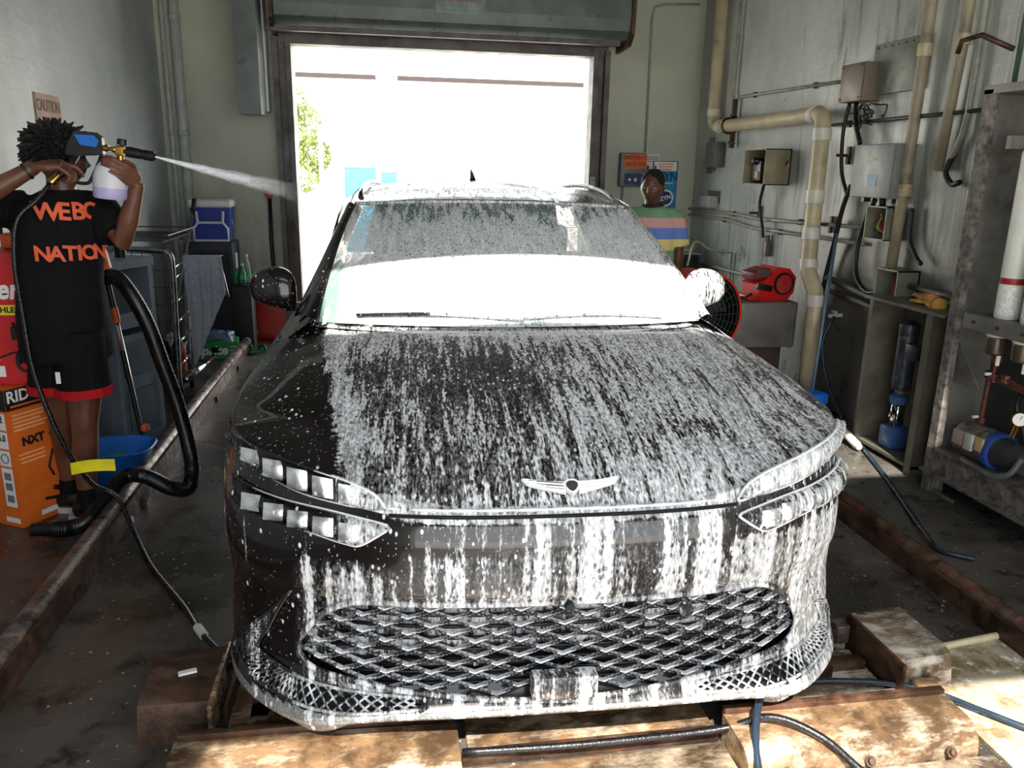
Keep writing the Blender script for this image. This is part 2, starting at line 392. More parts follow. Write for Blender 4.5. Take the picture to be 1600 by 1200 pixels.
def foam_shader(g, base, kind='paint', amount=1.0):
    """base: closure of what lies beneath. mask from streak noise against the vertex attribute foam"""
    p = g.coord(); a = g.attr('foam'); dn = a[0]*amount; x_, y_, z_ = g.sep(p)
    warp = g.noise(p, 5, 2); 
    q = g.scale(p, (46, 4.6, 4.6)) if kind != 'glass' else g.scale(p, (34, 5.2, 5.2))
    st = g.noise(q, 1.0, 4, .62, .6)
    if kind == 'paint':
        riv = g.noise(g.scale(p, (32, 1.3, .75)), 1.0, 1.3, .5, .35); fr = (z_.lt(.785))*(y_.lt(.6))
        st = (st-.5)*(1-fr*.80)+(riv-.5)*(fr*1.15)+.5
        st = st.max(0)
    fine = g.noise(g.scale(p, (150, 46, 46)), 1.0, 3, .6)
    bl = g.noise(p, 4.2, 3, .5) if kind != 'glass' else g.noise(g.scale(p, (9, 2, 2)), 1.4, 3, .6)
    val = st*.62+fine*.30+bl*.22-.07
    thr = .74-dn*.48
    fac = g.maprange(val, thr-.03, thr+.055)
    # hanging drops
    d1, c1 = g.vor(g.scale(p, (1, .55, .6)), 62); s1 = g.sep(c1)
    dots = g.maprange(d1, .34, .22)*(s1[0].lt(dn*.55+.03))
    d2, c2 = g.vor(g.scale(p, (1, .8, .8)), 150); s2 = g.sep(c2)
    dots2 = g.maprange(d2, .36, .22)*(s2[0].lt(dn*.35+.05))
    # holes where beads have burst
    d3, c3 = g.vor(g.scale(p, (1, .6, .6)), 75); s3 = g.sep(c3)
    hole = g.maprange(d3, .38, .28)*(s3[1].lt(.34))
    fac = (fac*(1-hole*.85)).max(dots).max(dots2*.9)
    vary = g.maprange(st*.4+fine*.6, .40, .64, .34 if kind != 'glass' else .62, 1.0)
    veil = g.maprange(dn, .25, .7)*g.maprange(fine*.6+st*.4, .40, .60)*.46
    alpha = (fac*(vary.max(dots))).max(veil)
    bp = g.bump(fac+fine*.4, .7, .006)
    fc = g.mix(vary, lin((.80, .80, .80)), lin((.94, .94, .95)))
    foam = g.bsdf(fc, .55, 0, bp, spec=.4)
    return g.mixsh(alpha, base, foam)
def paint_mat(name='car_paint_black', rgb=(.075, .055, .055), rough=.14):
    m, g = newmat(name); p = g.coord()
    c = g.mix(g.maprange(g.noise(p, 240, 1), .45, .7), lin(rgb), lin(tuple(min(1, x*1.5) for x in rgb)))
    base = g.bsdf(c, rough+.12, .1, None, .8, .35)
    g.out(foam_shader(g, base)); return m
mF, g = newmat('foam_bead'); p = g.coord(); n_ = g.noise(p, 90, 3, .6); g.out(g.bsdf(g.mix(n_, lin((.82, .82, .82)), lin((.95, .95, .96))), .55, 0, g.bump(n_, .6, .004))); M_FOAM = mF
M_PAINT = paint_mat()
M_TRIM = paint_mat('car_trim_black', (.05, .05, .055), .3)
M_LIPM = paint_mat('satin_grey_lip', (.40, .40, .39), .35)
M_DARK = M('cavity_black', (.015, .015, .015), .8, 0, .1)
def set_foam(o, fn):
    me = o.data; at = me.color_attributes.new('foam', 'FLOAT_COLOR', 'POINT')
    buf = []
    for v in me.vertices:
        d = fn(*v.co); buf += [d, d, d, 1]
    at.data.foreach_set('color', buf); return o
def zbot(u, v):   # lower edge of the body shell
    au = abs(u)
    return .172-.052*bump1(au, .68, .13)*ss(.5, .2, v)+.05*ss(.3, .75, v)
GR = [(0, .540), (.40, .540), (.555, .535), (.64, .495), (.70, .43), (.728, .365), (.69, .315), (.562, .292), (.38, .262), (.2, .245), (0, .236)]
ST_O = [(.743, .532), (.80, .46), (.865, .385), (.925, .31), (.935, .275), (.885, .248), (.80, .238), (.725, .232), (.56, .225), (.385, .232)]
ST_I = [(.748, .526), (.785, .46), (.815, .40), (.852, .335), (.850, .315), (.80, .302), (.755, .290), (.708, .278), (.56, .262), (.385, .252)]
def inpoly(poly, x, y):
    c = False; n = len(poly)
    for i in range(n):
        (x1, y1), (x2, y2) = poly[i], poly[(i+1) % n]
        if (y1 > y) != (y2 > y) and x < (x2-x1)*(y-y1)/(y2-y1)+x1: c = not c
    return c
GR_P = GR+[(-1, .236), (-1, .54)]
ST_P = ST_O+ST_I[::-1]
def in_grille(u, w): return inpoly(GR_P, abs(u), w)
# --- body shell: rings at rising heights, then rings closing over the top
def outline():
    """half outline as (s, v): s = width fraction; front corner is filled in per height"""
    return None
NF, NS = 64, 56
def body_point(i, t, q):
    """i: index round the left half (0 front centre ... ) returns (u>=0, v, w)"""
    if i <= NF: a = (i/NF)
    # param of the front corner
    if i <= NF:
        r = min(1, sin(a*pi/2)**.9)
        def at(w): U = lut(T_U, w); return U*r, fascia_v(U*r, w)
    elif i <= NF+NS:
        vv = .70+(3.95-.70)*((i-NF)/NS)
        def at(w): return lut(T_U, w)*(1+.012*bump1(vv, .9, .35)), vv
    else:
        k = (i-NF-NS)/24; th = k*pi/2
        def at(w): return lut(T_U, w)*cos(th)**.7, 3.95+.56*sin(th)**.8*(1-.25*abs(w-.75))
    # find height
    w = .5
    for _ in range(4):
        u, v = at(w); zs = lut(T_ZS, v); zb = zbot(u, v); w = zb+(zs-zb)*t
    u, v = at(w)
    if t >= 1 and q > 0:
        vc = min(max(v, VC), 3.9)
        u2 = u*(1-q); v2 = v+(vc-v)*q
        tc = max(zs+.004, lut(T_TC, v2)-.055*(u2/.93)**2)
        crease = .010*bump1(u2, lut([(0, .56), (.3, .60), (1.1, .72)], v2), .035)*ss(.1, .3, v2)
        return u2, v2, zs+(tc-zs)*(1-(1-q)**12)+crease
    return u, v, w
NI = NF+NS+24
levels = [(k/72, 0) for k in range(73)]+[(1, q) for q in [.004, .01, .018, .028, .04, .055, .07, .09]+[.11+.02*k for k in range(45)]+[1.0]]
bm = bmesh.new(); rings = []
for t, q in levels:
    half = [body_point(i, t, q) for i in range(NI+1)]
    row = []
    for i, (u, v, w) in enumerate(half): row.append(bm.verts.new((u, v, w)))
    for i in range(NI-1, 0, -1): u, v, w = half[i]; row.append(bm.verts.new((-u, v, w)))
    rings.append(row)
L = len(rings[0])
WHEELS = (.86, 3.76)
for j in range(len(rings)-1):
    for i in range(L):
        q4 = [rings[j][i], rings[j][(i+1) % L], rings[j+1][(i+1) % L], rings[j+1][i]]
        c = (q4[0].co+q4[1].co+q4[2].co+q4[3].co)/4
        if c.y < .8 and j < 72 and (in_grille(c.x, c.z) or inpoly(ST_P, abs(c.x), c.z)): continue
        if j < 72 and abs(c.x) > .8 and any((c.y-wv)**2+(c.z-.35)**2 < .385**2 for wv in WHEELS): continue
        if j >= 72 and c.y > 1.16+.18*(c.x/.77)**2 and c.y < 4.05 and abs(c.x) < .80-.10*ss(3.2, 4.05, c.y) and c.z > .9: continue
        bm.faces.new(q4)
bmesh.ops.remove_doubles(bm, verts=bm.verts, dist=2e-4)
me = bpy.data.meshes.new('body'); bmesh.ops.recalc_face_normals(bm, faces=bm.faces); bm.to_mesh(me); bm.free()
body = bpy.data.objects.new('body', me); C.objects.link(body); body.parent = CAR; me.materials.append(M_PAINT); me.materials.append(M_LIPM)
me.polygons.foreach_set('use_smooth', [True]*len(me.polygons))
for pl in me.polygons:
    if pl.center[2] < .222+.01*abs(pl.center[0]) and pl.center[1] < .6: pl.material_index = 1
set_foam(body, lambda u, v, w: dens_h(u, v) if (v > fascia_v(u, min(w, .79))+.025 and w > .79 and abs(u) < .965) else dens_f(u, v, w) if v < 1.2 else .2)
sm_ = body.modifiers.new('smooth', 'SMOOTH'); sm_.factor = .5; sm_.iterations = 5
md = body.modifiers.new('solid', 'SOLIDIFY'); md.thickness = .004; md.offset = -1
def S(u, w, off=0.):
    """point on the front surface pushed outward by off"""
    e = .004; v = fascia_v(u, w)
    du = (fascia_v(u+e, w)-fascia_v(u-e, w))/(2*e) if abs(u) < .97 else 4*(1 if u > 0 else -1)
    dw = (fascia_v(u, w+e)-fascia_v(u, w-e))/(2*e)
    n = V((du, -1, dw)).normalized()
    return V((u, v, w))+n*off
def ribbon(name, pts, r, mat, off=.003, n=8, k=6, parent=CAR, foam=None, flat=1):
    P2 = spline([V((a, b, 0)) for a, b in pts], k)
    o = MB().tube([S(p.x, p.y, off) for p in P2], r, n).build(name, mat, parent, 180)
    if foam is not None: set_foam(o, lambda u, v, w: foam)
    return o
def patch(name, top, bot, mat, off=.004, nx=40, ny=8, foam=None, parent=CAR, side=1):
    """surface piece between two curves given as (u, w) lists, both running the same way"""
    def rs(pts, s):
        P = spline([V((a, b, 0)) for a, b in pts], 8); ls = [0]
        for a, b in zip(P, P[1:]): ls.append(ls[-1]+(b-a).length)
        d = s*ls[-1]
        for i in range(len(P)-1):
            if ls[i+1] >= d: f = (d-ls[i])/max(1e-9, ls[i+1]-ls[i]); return P[i].lerp(P[i+1], f)
        return P[-1]
    T = [rs(top, i/nx) for i in range(nx+1)]; B = [rs(bot, i/nx) for i in range(nx+1)]
    def P(a, b):
        i = round(a*nx); x = B[i].lerp(T[i], b)
        edge = 1-(1-2*abs(b-.5))**.0 if False else 0
        return S(side*x.x, x.y, (off(b) if callable(off) else off))
    o = MB().grid(P, nx, ny).build(name, mat, parent, 180)
    if foam is not None: set_foam(o, foam if callable(foam) else (lambda u, v, w: foam))
    return o
# --- hood shut line (dark) and the foamed hood lip
for s in (-1, 1):
    pass
o = MB().tube([S(u, .786, .001) for u in [-.47+.94*i/40 for i in range(41)]], .0055, 8).build('hood_gap', M_DARK, CAR, 180)
o = MB().tube([V((u, fascia_v(u, .797)+.002, .800)) for u in [-.485+.97*i/40 for i in range(41)]], [.0048+.0016*sin(i*1.7) for i in range(41)], 8).build('hood_lip', M_FOAM, CAR, 180)
# --- headlamps: two slim lenses each side
UP_T = [(.478, .803), (.502, .838), (.567, .868), (.66, .888), (.75, .903), (.85, .913), (.915, .915)]
UP_B = [(.482, .790), (.583, .806), (.688, .820), (.777, .842), (.858, .870), (.895, .890), (.912, .905)]
LO_T = [(.472, .765), (.618, .783), (.740, .790), (.838, .796), (.890, .800), (.914, .803)]
LO_B = [(.474, .757), (.540, .716), (.583, .716), (.688, .733), (.795, .737), (.870, .742), (.908, .757)]
mL, g = newmat('headlamp_lens')
tr_ = g.n.new('ShaderNodeBsdfTransparent').outputs[0]; gl_ = g.n.new('ShaderNodeBsdfGlossy'); gl_.inputs['Roughness'].default_value = .03; fr_ = g.n.new('ShaderNodeFresnel'); fr_.inputs[0].default_value = 1.45
base = g.mixsh(NV(g, fr_.outputs[0]), tr_, gl_.outputs[0])
g.out(foam_shader(g, base, 'lens'))
M_LENS = mL
M_LAMPIN = M('lamp_reflector', (.95, .95, .96), .22, .9, .03, 30, .0)
M_LAMPDK = M('lamp_bezel', (.10, .10, .11), .2, .6)
for s in (-1, 1):
    lab = 'left' if s < 0 else 'right'
    hl = bpy.data.objects.new('headlamp', None); C.objects.link(hl); hl.parent = CAR
    hl['label'] = ('clear twin headlamp at the left corner of the front' if s < 0 else 'twin headlamp at the right corner buried in foam')
    for T, B, nc, fd in ((UP_T, UP_B, 5, (.05, 1.35)), (LO_T, LO_B, 5, (.05, .50))):
        patch('housing', T, B, M_LAMPDK, .0015, parent=hl, side=s)
        ff = (lambda u, v, w, fd=fd: lut([(-1, fd[0]), (-.66, fd[0]+.05), (-.56, .7), (-.46, .8), (.46, fd[1]), (1, fd[1])], u))
        patch('lens', T, B, M_LENS, lambda b: .012+.020*sin(pi*min(1, max(0, b)))**.6, parent=hl, foam=ff, side=s)
        # reflector cells
        for k in range(nc):
            ua = .868-.068*k; ub = ua-.053
            def cv(pts, u):
                P = sorted(pts); return lut(P, u)
            def cp(a, b):
                u = ua+(ub-ua)*a; lo = cv(B, u-.012*(1-b)); hi = cv(T, u); q = 4*(a-.5)**2+4*(b-.5)**2
                pc = S(s*(ua+ub)/2, (cv(B, u)+cv(T, u))/2, .012); w_ = lo+(hi-lo)*(.14+.72*b); p_ = S(s*u, w_, .012)
                return V((p_.x, pc.y+.30*(p_.y-pc.y)-.012*(1-b)+.004*min(1, q), w_))
            MB().grid(cp, 6, 6).build('reflector', M_LAMPIN, hl, 180)
        P2 = T+B[::-1]+[T[0]]
        o = MB().tube([S(s*p.x, p.y, .006) for p in spline([V((a, b, 0)) for a, b in P2], 5)], .0042, 6).build('bezel', M_TRIM, hl, 180); set_foam(o, lambda u, v, w: .9 if u > -.62 else .25)
        if s > 0: MB().tube([S(s*p.x, p.y, .010) for p in spline([V((a, b, 0)) for a, b in P2], 5)], .0042, 6).build('foam_outline', M_FOAM, hl, 180)
        else:
            for cv in (T, B): MB().tube([S(s*p.x, p.y, .010) for p in spline([V((a, b, 0)) for a, b in cv[:4]], 6)], [.0052-.00018*i for i in range(19)], 6).build('foam_outline', M_FOAM, hl, 180)
# --- grille
M_GRL = None
mG, g = newmat('grille_dark_chrome'); p = g.coord('Object'); ge = g.n.new('ShaderNodeNewGeometry'); nz = g.sep(ge.outputs['Normal'])[2]
oi = g.n.new('ShaderNodeObjectInfo'); rnd = NV(g, oi.outputs['Random'])
px, py, pz = g.sep(p)
nn = g.noise(p, 90, 3, .6)
low = g.maprange(pz+nn*.018, .003, -.008)
w1 = g.maprange(nn+nz*.28+low*.25+rnd*.12, .62, .72)
wave = g.noise(g.scale(p, (160, 30, 12)), 1, 2)
drip = g.maprange(wave+rnd*.10, .60, .68)
f = g.maprange(nz*.6+nn+rnd*.08, 1.04, 1.20).max(g.maprange(pz+(nn-.5)*.035-rnd*.004, -.0150, -.0195))
f = f.max(drip*.5)
g.out(g.mixsh(f, g.bsdf(lin((.09, .09, .10)), .38, 0., None, 0, .28), g.bsdf(lin((.90, .90, .91)), .5)))
M_GRL = mG
grl = bpy.data.objects.new('grille', None); C.objects.link(grl); grl.parent = CAR
def backp(a, b):
    u = -.76+1.52*a; w = .225+.33*b; x = S(u, w, 0); return V((x.x*.985, x.y+.055, x.z))
set_foam(MB().grid(backp, 70, 16).build('backing', M_TRIM, grl, 180), lambda u, v, w: .50*ss(.34, .40, w+.05*ss(.3, .6, abs(u)))+.05)
b = MB()
for k in range(8):
    w = .262+.036*k; b.tube([V((u*.99, fascia_v(u, w)+.045, w)) for u in [-.66+1.32*i/30 for i in range(31)]], .006, 6)
b.build('radiator_slats', M('dark_slat', (.10, .10, .11), .35, .3), grl, 180, kind='stuff')
CW, CH = .122, .049
def diamond_mesh():
    m = MB(); W, H = CW/2, CH/2
    o = [(W, 0), (0, H), (-W, 0), (0, -H)]; k = .86; kk = .80
    inn = [(W*k, 0), (0, H*kk), (-W*k, 0), (0, -H*kk)]
    def pl(pts, y): return [V((a, y, b)) for a, b in pts]
    A = pl(o, .0); Bf = pl([(a*.96, b*.95) for a, b in o], -.004); Ci = pl(inn, -.002); D = pl([(a*1.0, b*1.0) for a, b in inn], .012); E = pl(o, .012)
    vs = A+Bf+Ci+D+E; fs = []
    for i in range(4):
        j = (i+1) % 4
        fs += [(i, j, 4+j, 4+i), (4+i, 4+j, 8+j, 8+i), (8+i, 8+j, 12+j, 12+i), (16+i, 16+j, j, i)]
    m.add(vs, fs); return m
dm = None; ncell = 0
for r_ in range(14):
    w = .238+r_*CH/2
    for c_ in range(-7, 8):
        u = (c_+(.5 if r_ % 2 else 0))*CW
        if abs(u) > .70 or not in_grille(u, w): continue
        if abs(u) < .10 and w < .325: continue
        if dm is None:
            cell = diamond_mesh().build('grille_cell', M_GRL, grl); dm = cell
        else:
            cell = dm.copy(); C.objects.link(cell)
        v = fascia_v(u, w); e = .01; sl = (fascia_v(u+e, w)-fascia_v(u-e, w))/(2*e)
        cell.location = (u, v+.012, w); cell.rotation_euler = (0, 0, atan2(sl, 1)); ncell += 1
# frame round the grille
gp = [S(x, z, .002) for x, z in GR]; gp = [S(-x, z, .002) for x, z in GR[::-1]]
loop = spline([V((x, z, 0)) for x, z in GR], 6); loop = loop+[V((-p.x, p.y, 0)) for p in loop[::-1]]
o = MB().tube([S(p.x, p.y, .003) for p in loop], .009, 8).build('grille_frame', M_TRIM, grl, 180); set_foam(o, lambda u, v, w: .75 if w > .5 else .55)
# plate holder, front camera
o = MB().box((0, .022, .290), (.185, .05, .072), bev=.008).build('plate_holder', M_TRIM, CAR, 40); set_foam(o, lambda u, v, w: .55 if w > .3 else .46)
o = MB().lathe([(.020, 0), (.020, .014), (.014, .02), (.012, .018), (.0, .018)], (.33, .02, .508), 20, (0, -1, 0)).build('radar_sensor', M_TRIM, CAR, 40); set_foam(o, lambda *a: .5)
b = MB(); b.lathe([(.014, 0), (.014, .018), (.010, .024), (0, .024)], (.005, .03, .533), 16, (0, -1, 0)); b.build('front_camera', M_BLACK, CAR, 40)
# --- side mesh crescents
for s in (-1, 1):
    mp = bpy.data.objects.new('lower_intake', None); C.objects.link(mp); mp.parent = CAR
    sp_o = spline([V((a, b, 0)) for a, b in ST_O], 8); sp_i = spline([V((a, b, 0)) for a, b in ST_I], 8); n = len(sp_o)
    def mid(f, h):
        k = f*(n-1); i = min(n-2, int(k)); fr = k-i
        return sp_o[i].lerp(sp_o[i+1], fr).lerp(sp_i[i].lerp(sp_i[i+1], fr), h)
    MB().grid(lambda a, c: S(s*mid(a, c).x, mid(a, c).y, -.016), 70, 3).build('backing', M_DARK, mp, 180)
    b = MB(); NN = 44
    for k in range(-2, NN):
        for dr in (1, -1):
            pts = []
            for h in range(5):
                f = (k+(h/2 if dr > 0 else (4-h)/2))/NN
                if 0 <= f <= 1: x = mid(f, h/4); pts.append(S(s*x.x, x.y, -.003))
            if len(pts) > 1: b.tube(pts, .0032, 4)
    o = b.build('mesh', M_TRIM, mp, kind='stuff'); set_foam(o, lambda u, v, w: .62 if u > -.8 else .42)
    for nm, sp_ in (('outer_edge', sp_o), ('inner_edge', sp_i)):
        o = MB().tube([S(s*p.x, p.y, .001) for p in sp_], .005, 6).build(nm, M_TRIM, mp, 180); set_foam(o, lambda u, v, w: .8 if u > -.75 else .3)
# --- emblem on the hood nose
mE, g = newmat('foamed_emblem'); g.out(g.mixsh(g.maprange(g.noise(g.coord(), 60, 3), .22, .36), g.bsdf(lin((.75, .75, .76)), .2, 1), g.bsdf(lin((.93, .93, .94)), .5)))
em = bpy.data.objects.new('emblem', None); C.objects.link(em); em.parent = CAR; em['label'] = 'winged emblem with a central crest, crusted in foam'
e0 = V((.014, .095, .838)); ey = V((0, .070, .050)).normalized(); ex = V((1, 0, 0))
wing = [(.020, .018), (.07, .020), (.125, .030), (.134, .028), (.122, .012), (.110, .006), (.095, .002), (.075, -.004), (.050, -.010), (.018, -.020)]
for s in (-1, 1):
    pts = [(s*a, b) for a, b in wing]
    if s < 0: pts = pts[::-1]
    MB().prism(pts, .009, e0, ex, ey).build('wing', mE, em, 30)
    for k in range(3):
        MB().tube([e0+ex*(s*.024)+ey*(.012-.010*k)+V((0, -.005, .008)), e0+ex*(s*(.115-.022*k))+ey*(.022-.012*k)+V((0, -.005, .008))], .0016, 5).build('feather_line', M_CHROME, em)
cr = [(0, -.024), (.012, -.016), (.021, -.002), (.022, .012), (.012, .021), (0, .023), (-.012, .021), (-.022, .012), (-.021, -.002), (-.012, -.016)]
MB().prism(cr, .013, e0, ex, ey).build('crest', mE, em, 30)
MB().prism([(a*.72, b*.70) for a, b in cr], .0145, e0, ex, ey).build('crest_inlay', M('crest_dark', (.32, .31, .31), .3, .8), em, 30)
# --- bumper character line (sensor bar / reflection crease)
# --- greenhouse
def ws(s, t):
    a = abs(s); b = V((.775*s, 1.105+.185*s*s, 1.082-.012*s*s)); c = V((.672*s, 2.04+.11*s*s, 1.502-.022*s*s))
    p = b.lerp(c, t); k = 4*t*(1-t); n = V((.25*s, -.40, .9)).normalized()
    return p+n*(.030*k)
mW, g = newmat('windscreen_glass')
glass = g.bsdf((.26, .40, .33), .03, 0, None, 0, Alpha=.58, **{'Specular IOR Level': .9})
g.out(foam_shader(g, glass, 'glass')); M_WS = mW
wsm = MB().grid(lambda a, b: ws(2*a-1, b), 90, 60).build('windscreen', M_WS, CAR, 180)
def dens_w(u, v, w):
    t = (w-1.08)/.42; s = u/.74
    d = .84-.30*ss(.70, .95, t)+.05*ss(.5, 0, t)-.08*bump1(s, .28, .08)*ss(.4, .8, t)-.08*bump1(s, -.55, .08)*ss(.4, .8, t)
    d = d*ss(-.985, -.90, s)-.10*bump1(s, .78, .16)*ss(.2, .6, .9-t)
    if t < .3: d -= .18*bump1(s, .12, .10)+.14*bump1(s, .52, .10)
    return d
set_foam(wsm, dens_w)
def roofp(a, b, off=0.):
    s = 2*a-1; v = 2.085+.10*s*s*(1-b)+(3.93-2.085)*b
    w = lut([(2.0, 1.508), (2.2, 1.532), (2.5, 1.562), (2.9, 1.585), (3.3, 1.588), (3.7, 1.565), (3.95, 1.535)], v)
    U = lut([(2.0, .700), (2.6, .700), (3.2, .68), (3.95, .62)], v)
    return V((U*s, v, w-.045*abs(s)**2.4+off))
rf = MB().grid(lambda a, b: roofp(a, b), 60, 70).build('roof', M_PAINT, CAR, 180)
set_foam(rf, lambda u, v, w: (.36+.16*bump1(u, .15, .35)+.35*ss(2.25, 2.6, v)) if v > 2.14 else .8)
o = MB().tube([ws(2*i/40-1, 1.0)+V((0, .012, .006)) for i in range(41)], .009, 8).build('windscreen_header', M_TRIM, CAR, 180); set_foam(o, lambda *a: .95)
for s in (-1, 1):
    # pillar strip
    def pil(a, b):
        t = b; p0 = ws(s, t); p1 = V((s*(.885-.165*t), 1.42+.86*t, 1.055+.40*t)); p = p0.lerp(p1, a)
        return p+V((s*.2, -.3, .9)).normalized()*(.022*sin(pi*a)+.004)
    o = MB().grid(pil, 8, 40).build('windscreen_pillar', M_PAINT, CAR, 180); set_foam(o, lambda u, v, w: .14 if u < 0 else .62)
    o = MB().tube([ws(s*.997, i/20)+V((0, 0, .004)) for i in range(21)], .006, 6).build('windscreen_seal', M_TRIM, CAR, 180); set_foam(o, lambda u, v, w: .1 if u < 0 else .85)
    # cant rail along the roof edge
    def rail(a, b):
        v = 2.20+1.75*b; U = lut([(2.0, .700), (2.6, .700), (3.2, .68), (3.95, .62)], v); z = roofp(1 if s > 0 else 0, (v-2.085)/1.845).z
        o_ = V((s*(U+.055*a), v, z-.075*a-.02*a*a)); return o_
    o = MB().grid(rail, 6, 30).build('roof_side', M_PAINT, CAR, 180); set_foam(o, lambda u, v, w: .2 if u < 0 else .5)
    # side glass
    def sg_(a, b):
        v = 1.52+2.3*a; top = V((s*(.755-.05*ss(3, 4, v)), v+.0, lut([(1.3, 1.02), (1.55, 1.10), (2.2, 1.43), (2.6, 1.485), (3.3, 1.49), (3.95, 1.40)], v))); lo = V((s*.90, v, 1.005))
        return lo.lerp(top, b)
    o = MB().grid(sg_, 30, 6).build('side_window', M('tinted_side_glass', (.05, .06, .06), .05, 0, .1, spec=.8), CAR, 180, solid=.006)
    # belt / door shoulder
    def belt(a, b):
        v = 1.25+2.75*b; return V((s*(.79+.135*a), v, 1.075-.06*a+.0*b-(.045*a*a)))
    o = MB().grid(belt, 5, 30).build('shoulder', M_PAINT, CAR, 180); set_foam(o, lambda u, v, w: .16 if u < 0 else .5)
    # roof rails
    pts = [roofp(1 if s > 0 else 0, b_) for b_ in (.10, .14, .25, .5, .75, .92, .96)]
    hh = [0, .012, .020, .024, .020, .012, 0]
    pts = [p+V((-s*.045, 0, h+.008)) for p, h in zip(pts, hh)]
    o = MB().tube(pts, .013, 8, smooth=5).build('roof_rail', M_TRIM, CAR, 180); set_foam(o, lambda u, v, w: .25 if u < 0 else .7)
    # door mirrors
    mc = V(((.905 if s > 0 else -.985), 1.60, 1.150))
    def mir(a, b):
        th = a*2*pi; ph = b*pi
        x = -cos(ph); r = sin(ph)**.62
        wx = .098; y = sin(th)*r*(.075 if sin(th) < 0 else .035); z = cos(th)*r*(.098-.018*(s*x > .2)*0)
        z = max(z, -.062)
        return mc+V((wx*x, y+.02*x*s, z*(1-.22*x*s)+.012*x*s))
    o = MB().grid(mir, 28, 20).build('door_mirror', M_PAINT, CAR, 180); set_foam(o, lambda u, v, w: .15 if u < 0 else .62)
    MB().box(mc+V((-s*.10, .02, -.075)), (.12, .06, .035), bev=.01).build('mirror_arm', M_BLACK, CAR, 40)
    # wheels
    for wv in WHEELS:
        wh = bpy.data.objects.new('wheel', None); C.objects.link(wh); wh.parent = CAR; wh.location = (s*.84, wv, .345)
        MB().lathe([(.24, -.11), (.33, -.115), (.345, -.08), (.345, .08), (.33, .115), (.24, .11)], (0, 0, 0), 40, (1, 0, 0), cap=False).build('tyre', M_BLACKR, wh, 40)
        MB().lathe([(.24, -.10), (.22, -.06), (.22, .06), (.24, .10)], (0, 0, 0), 40, (1, 0, 0), cap=False).build('rim', M_CHROME, wh, 40)
        b = MB(); b.lathe([(.05, -.09), (.05, .09)], (0, 0, 0), 16, (1, 0, 0))
        for k in range(7):
            a = 2*pi*k/7; b.box((s*.07, .13*cos(a), .13*sin(a)), (.03, .045, .20), R=(-a+pi/2+pi/2, 0, 0) if False else (a-pi/2, 0, 0))
        b.build('spokes', M_GREYMET, wh)
# cowl panel, wipers
o = MB().grid(lambda a, b: V((1.55*(a-.5), 1.10+.18*(2*a-1)**2+.10*b-.05, 1.062-.012*b)), 40, 3).build('cowl_panel', M_TRIM, CAR, 180); set_foam(o, lambda *a: .3)
for x0, x1 in ((-.62, .02), (.02, .60)):
    o = MB().tube([ws(x0/.775, .04)+V((0, -.012, .01)), ws((x0+x1)/2/.775, .055)+V((0, -.012, .012)), ws(x1/.775, .03)+V((0, -.012, .01))], .007, 6, smooth=6).build('wiper', M_TRIM, CAR); set_foam(o, lambda u, v, w: .15 if u < -.3 else 1.2)
# rear: glass, spoiler, tailgate top
MB().grid(lambda a, b: V(((2*a-1)*(.62+.14*b), 3.95+.42*b, 1.50-.45*b)), 12, 8).build('rear_window', M('rear_glass', (.45, .55, .52), .05, 0, .1, trans=.9), CAR, 180)
MB().box((0, 4.02, 1.525), (1.20, .20, .03), bev=.01).build('spoiler', M_PAINT, CAR, 40)
MB().tube([(.0, 3.50, 1.585), (.0, 3.60, 1.63), (0, 3.68, 1.655)], [.022, .012, .004], 8).build('antenna', M_BLACK, CAR)
# underside
MB().box((0, 2.2, .25), (1.7, 3.9, .10)).build('underbody', M_DARK, CAR)
# cabin
M_SEAT = M('seat_leather', (.35, .34, .33), .6)
MB().grid(lambda a, b: V((1.5*(a-.5), 1.25+.45*b+.1*(2*a-1)**2*(1-b), 1.03+.03*sin(pi*b))), 20, 6).build('dashboard', M('dash', (.16, .17, .17), .8), CAR, 180)
for x in (-.38, .38):
    st = bpy.data.objects.new('front_seat', None); C.objects.link(st); st.parent = CAR
    MB().box((x, 2.45, .62), (.50, .52, .16), bev=.05).build('seat_cushion', M_SEAT, st, 60)
    MB().box((x, 2.75, .92), (.48, .14, .58), bev=.06, R=(-.25, 0, 0)).build('backrest', M_SEAT, st, 60)
    MB().box((x, 2.83, 1.27), (.26, .10, .17), bev=.045, R=(-.15, 0, 0)).build('headrest', M_SEAT, st, 60)
MB().box((0, 3.55, .95), (1.3, .16, .6), bev=.06, R=(-.25, 0, 0)).build('rear_seat', M_SEAT, CAR, 60)
sw = MB().tube([V((.38+.18*cos(a), 1.95-.06*sin(a), 1.0+.17*sin(a))) for a in [2*pi*i/28 for i in range(29)]], .014, 8).build('steering_wheel', M_BLACK, CAR, 180)
MB().box((0, 1.98, 1.415), (.24, .03, .07), bev=.015).build('interior_mirror', M_BLACK, CAR, 40)
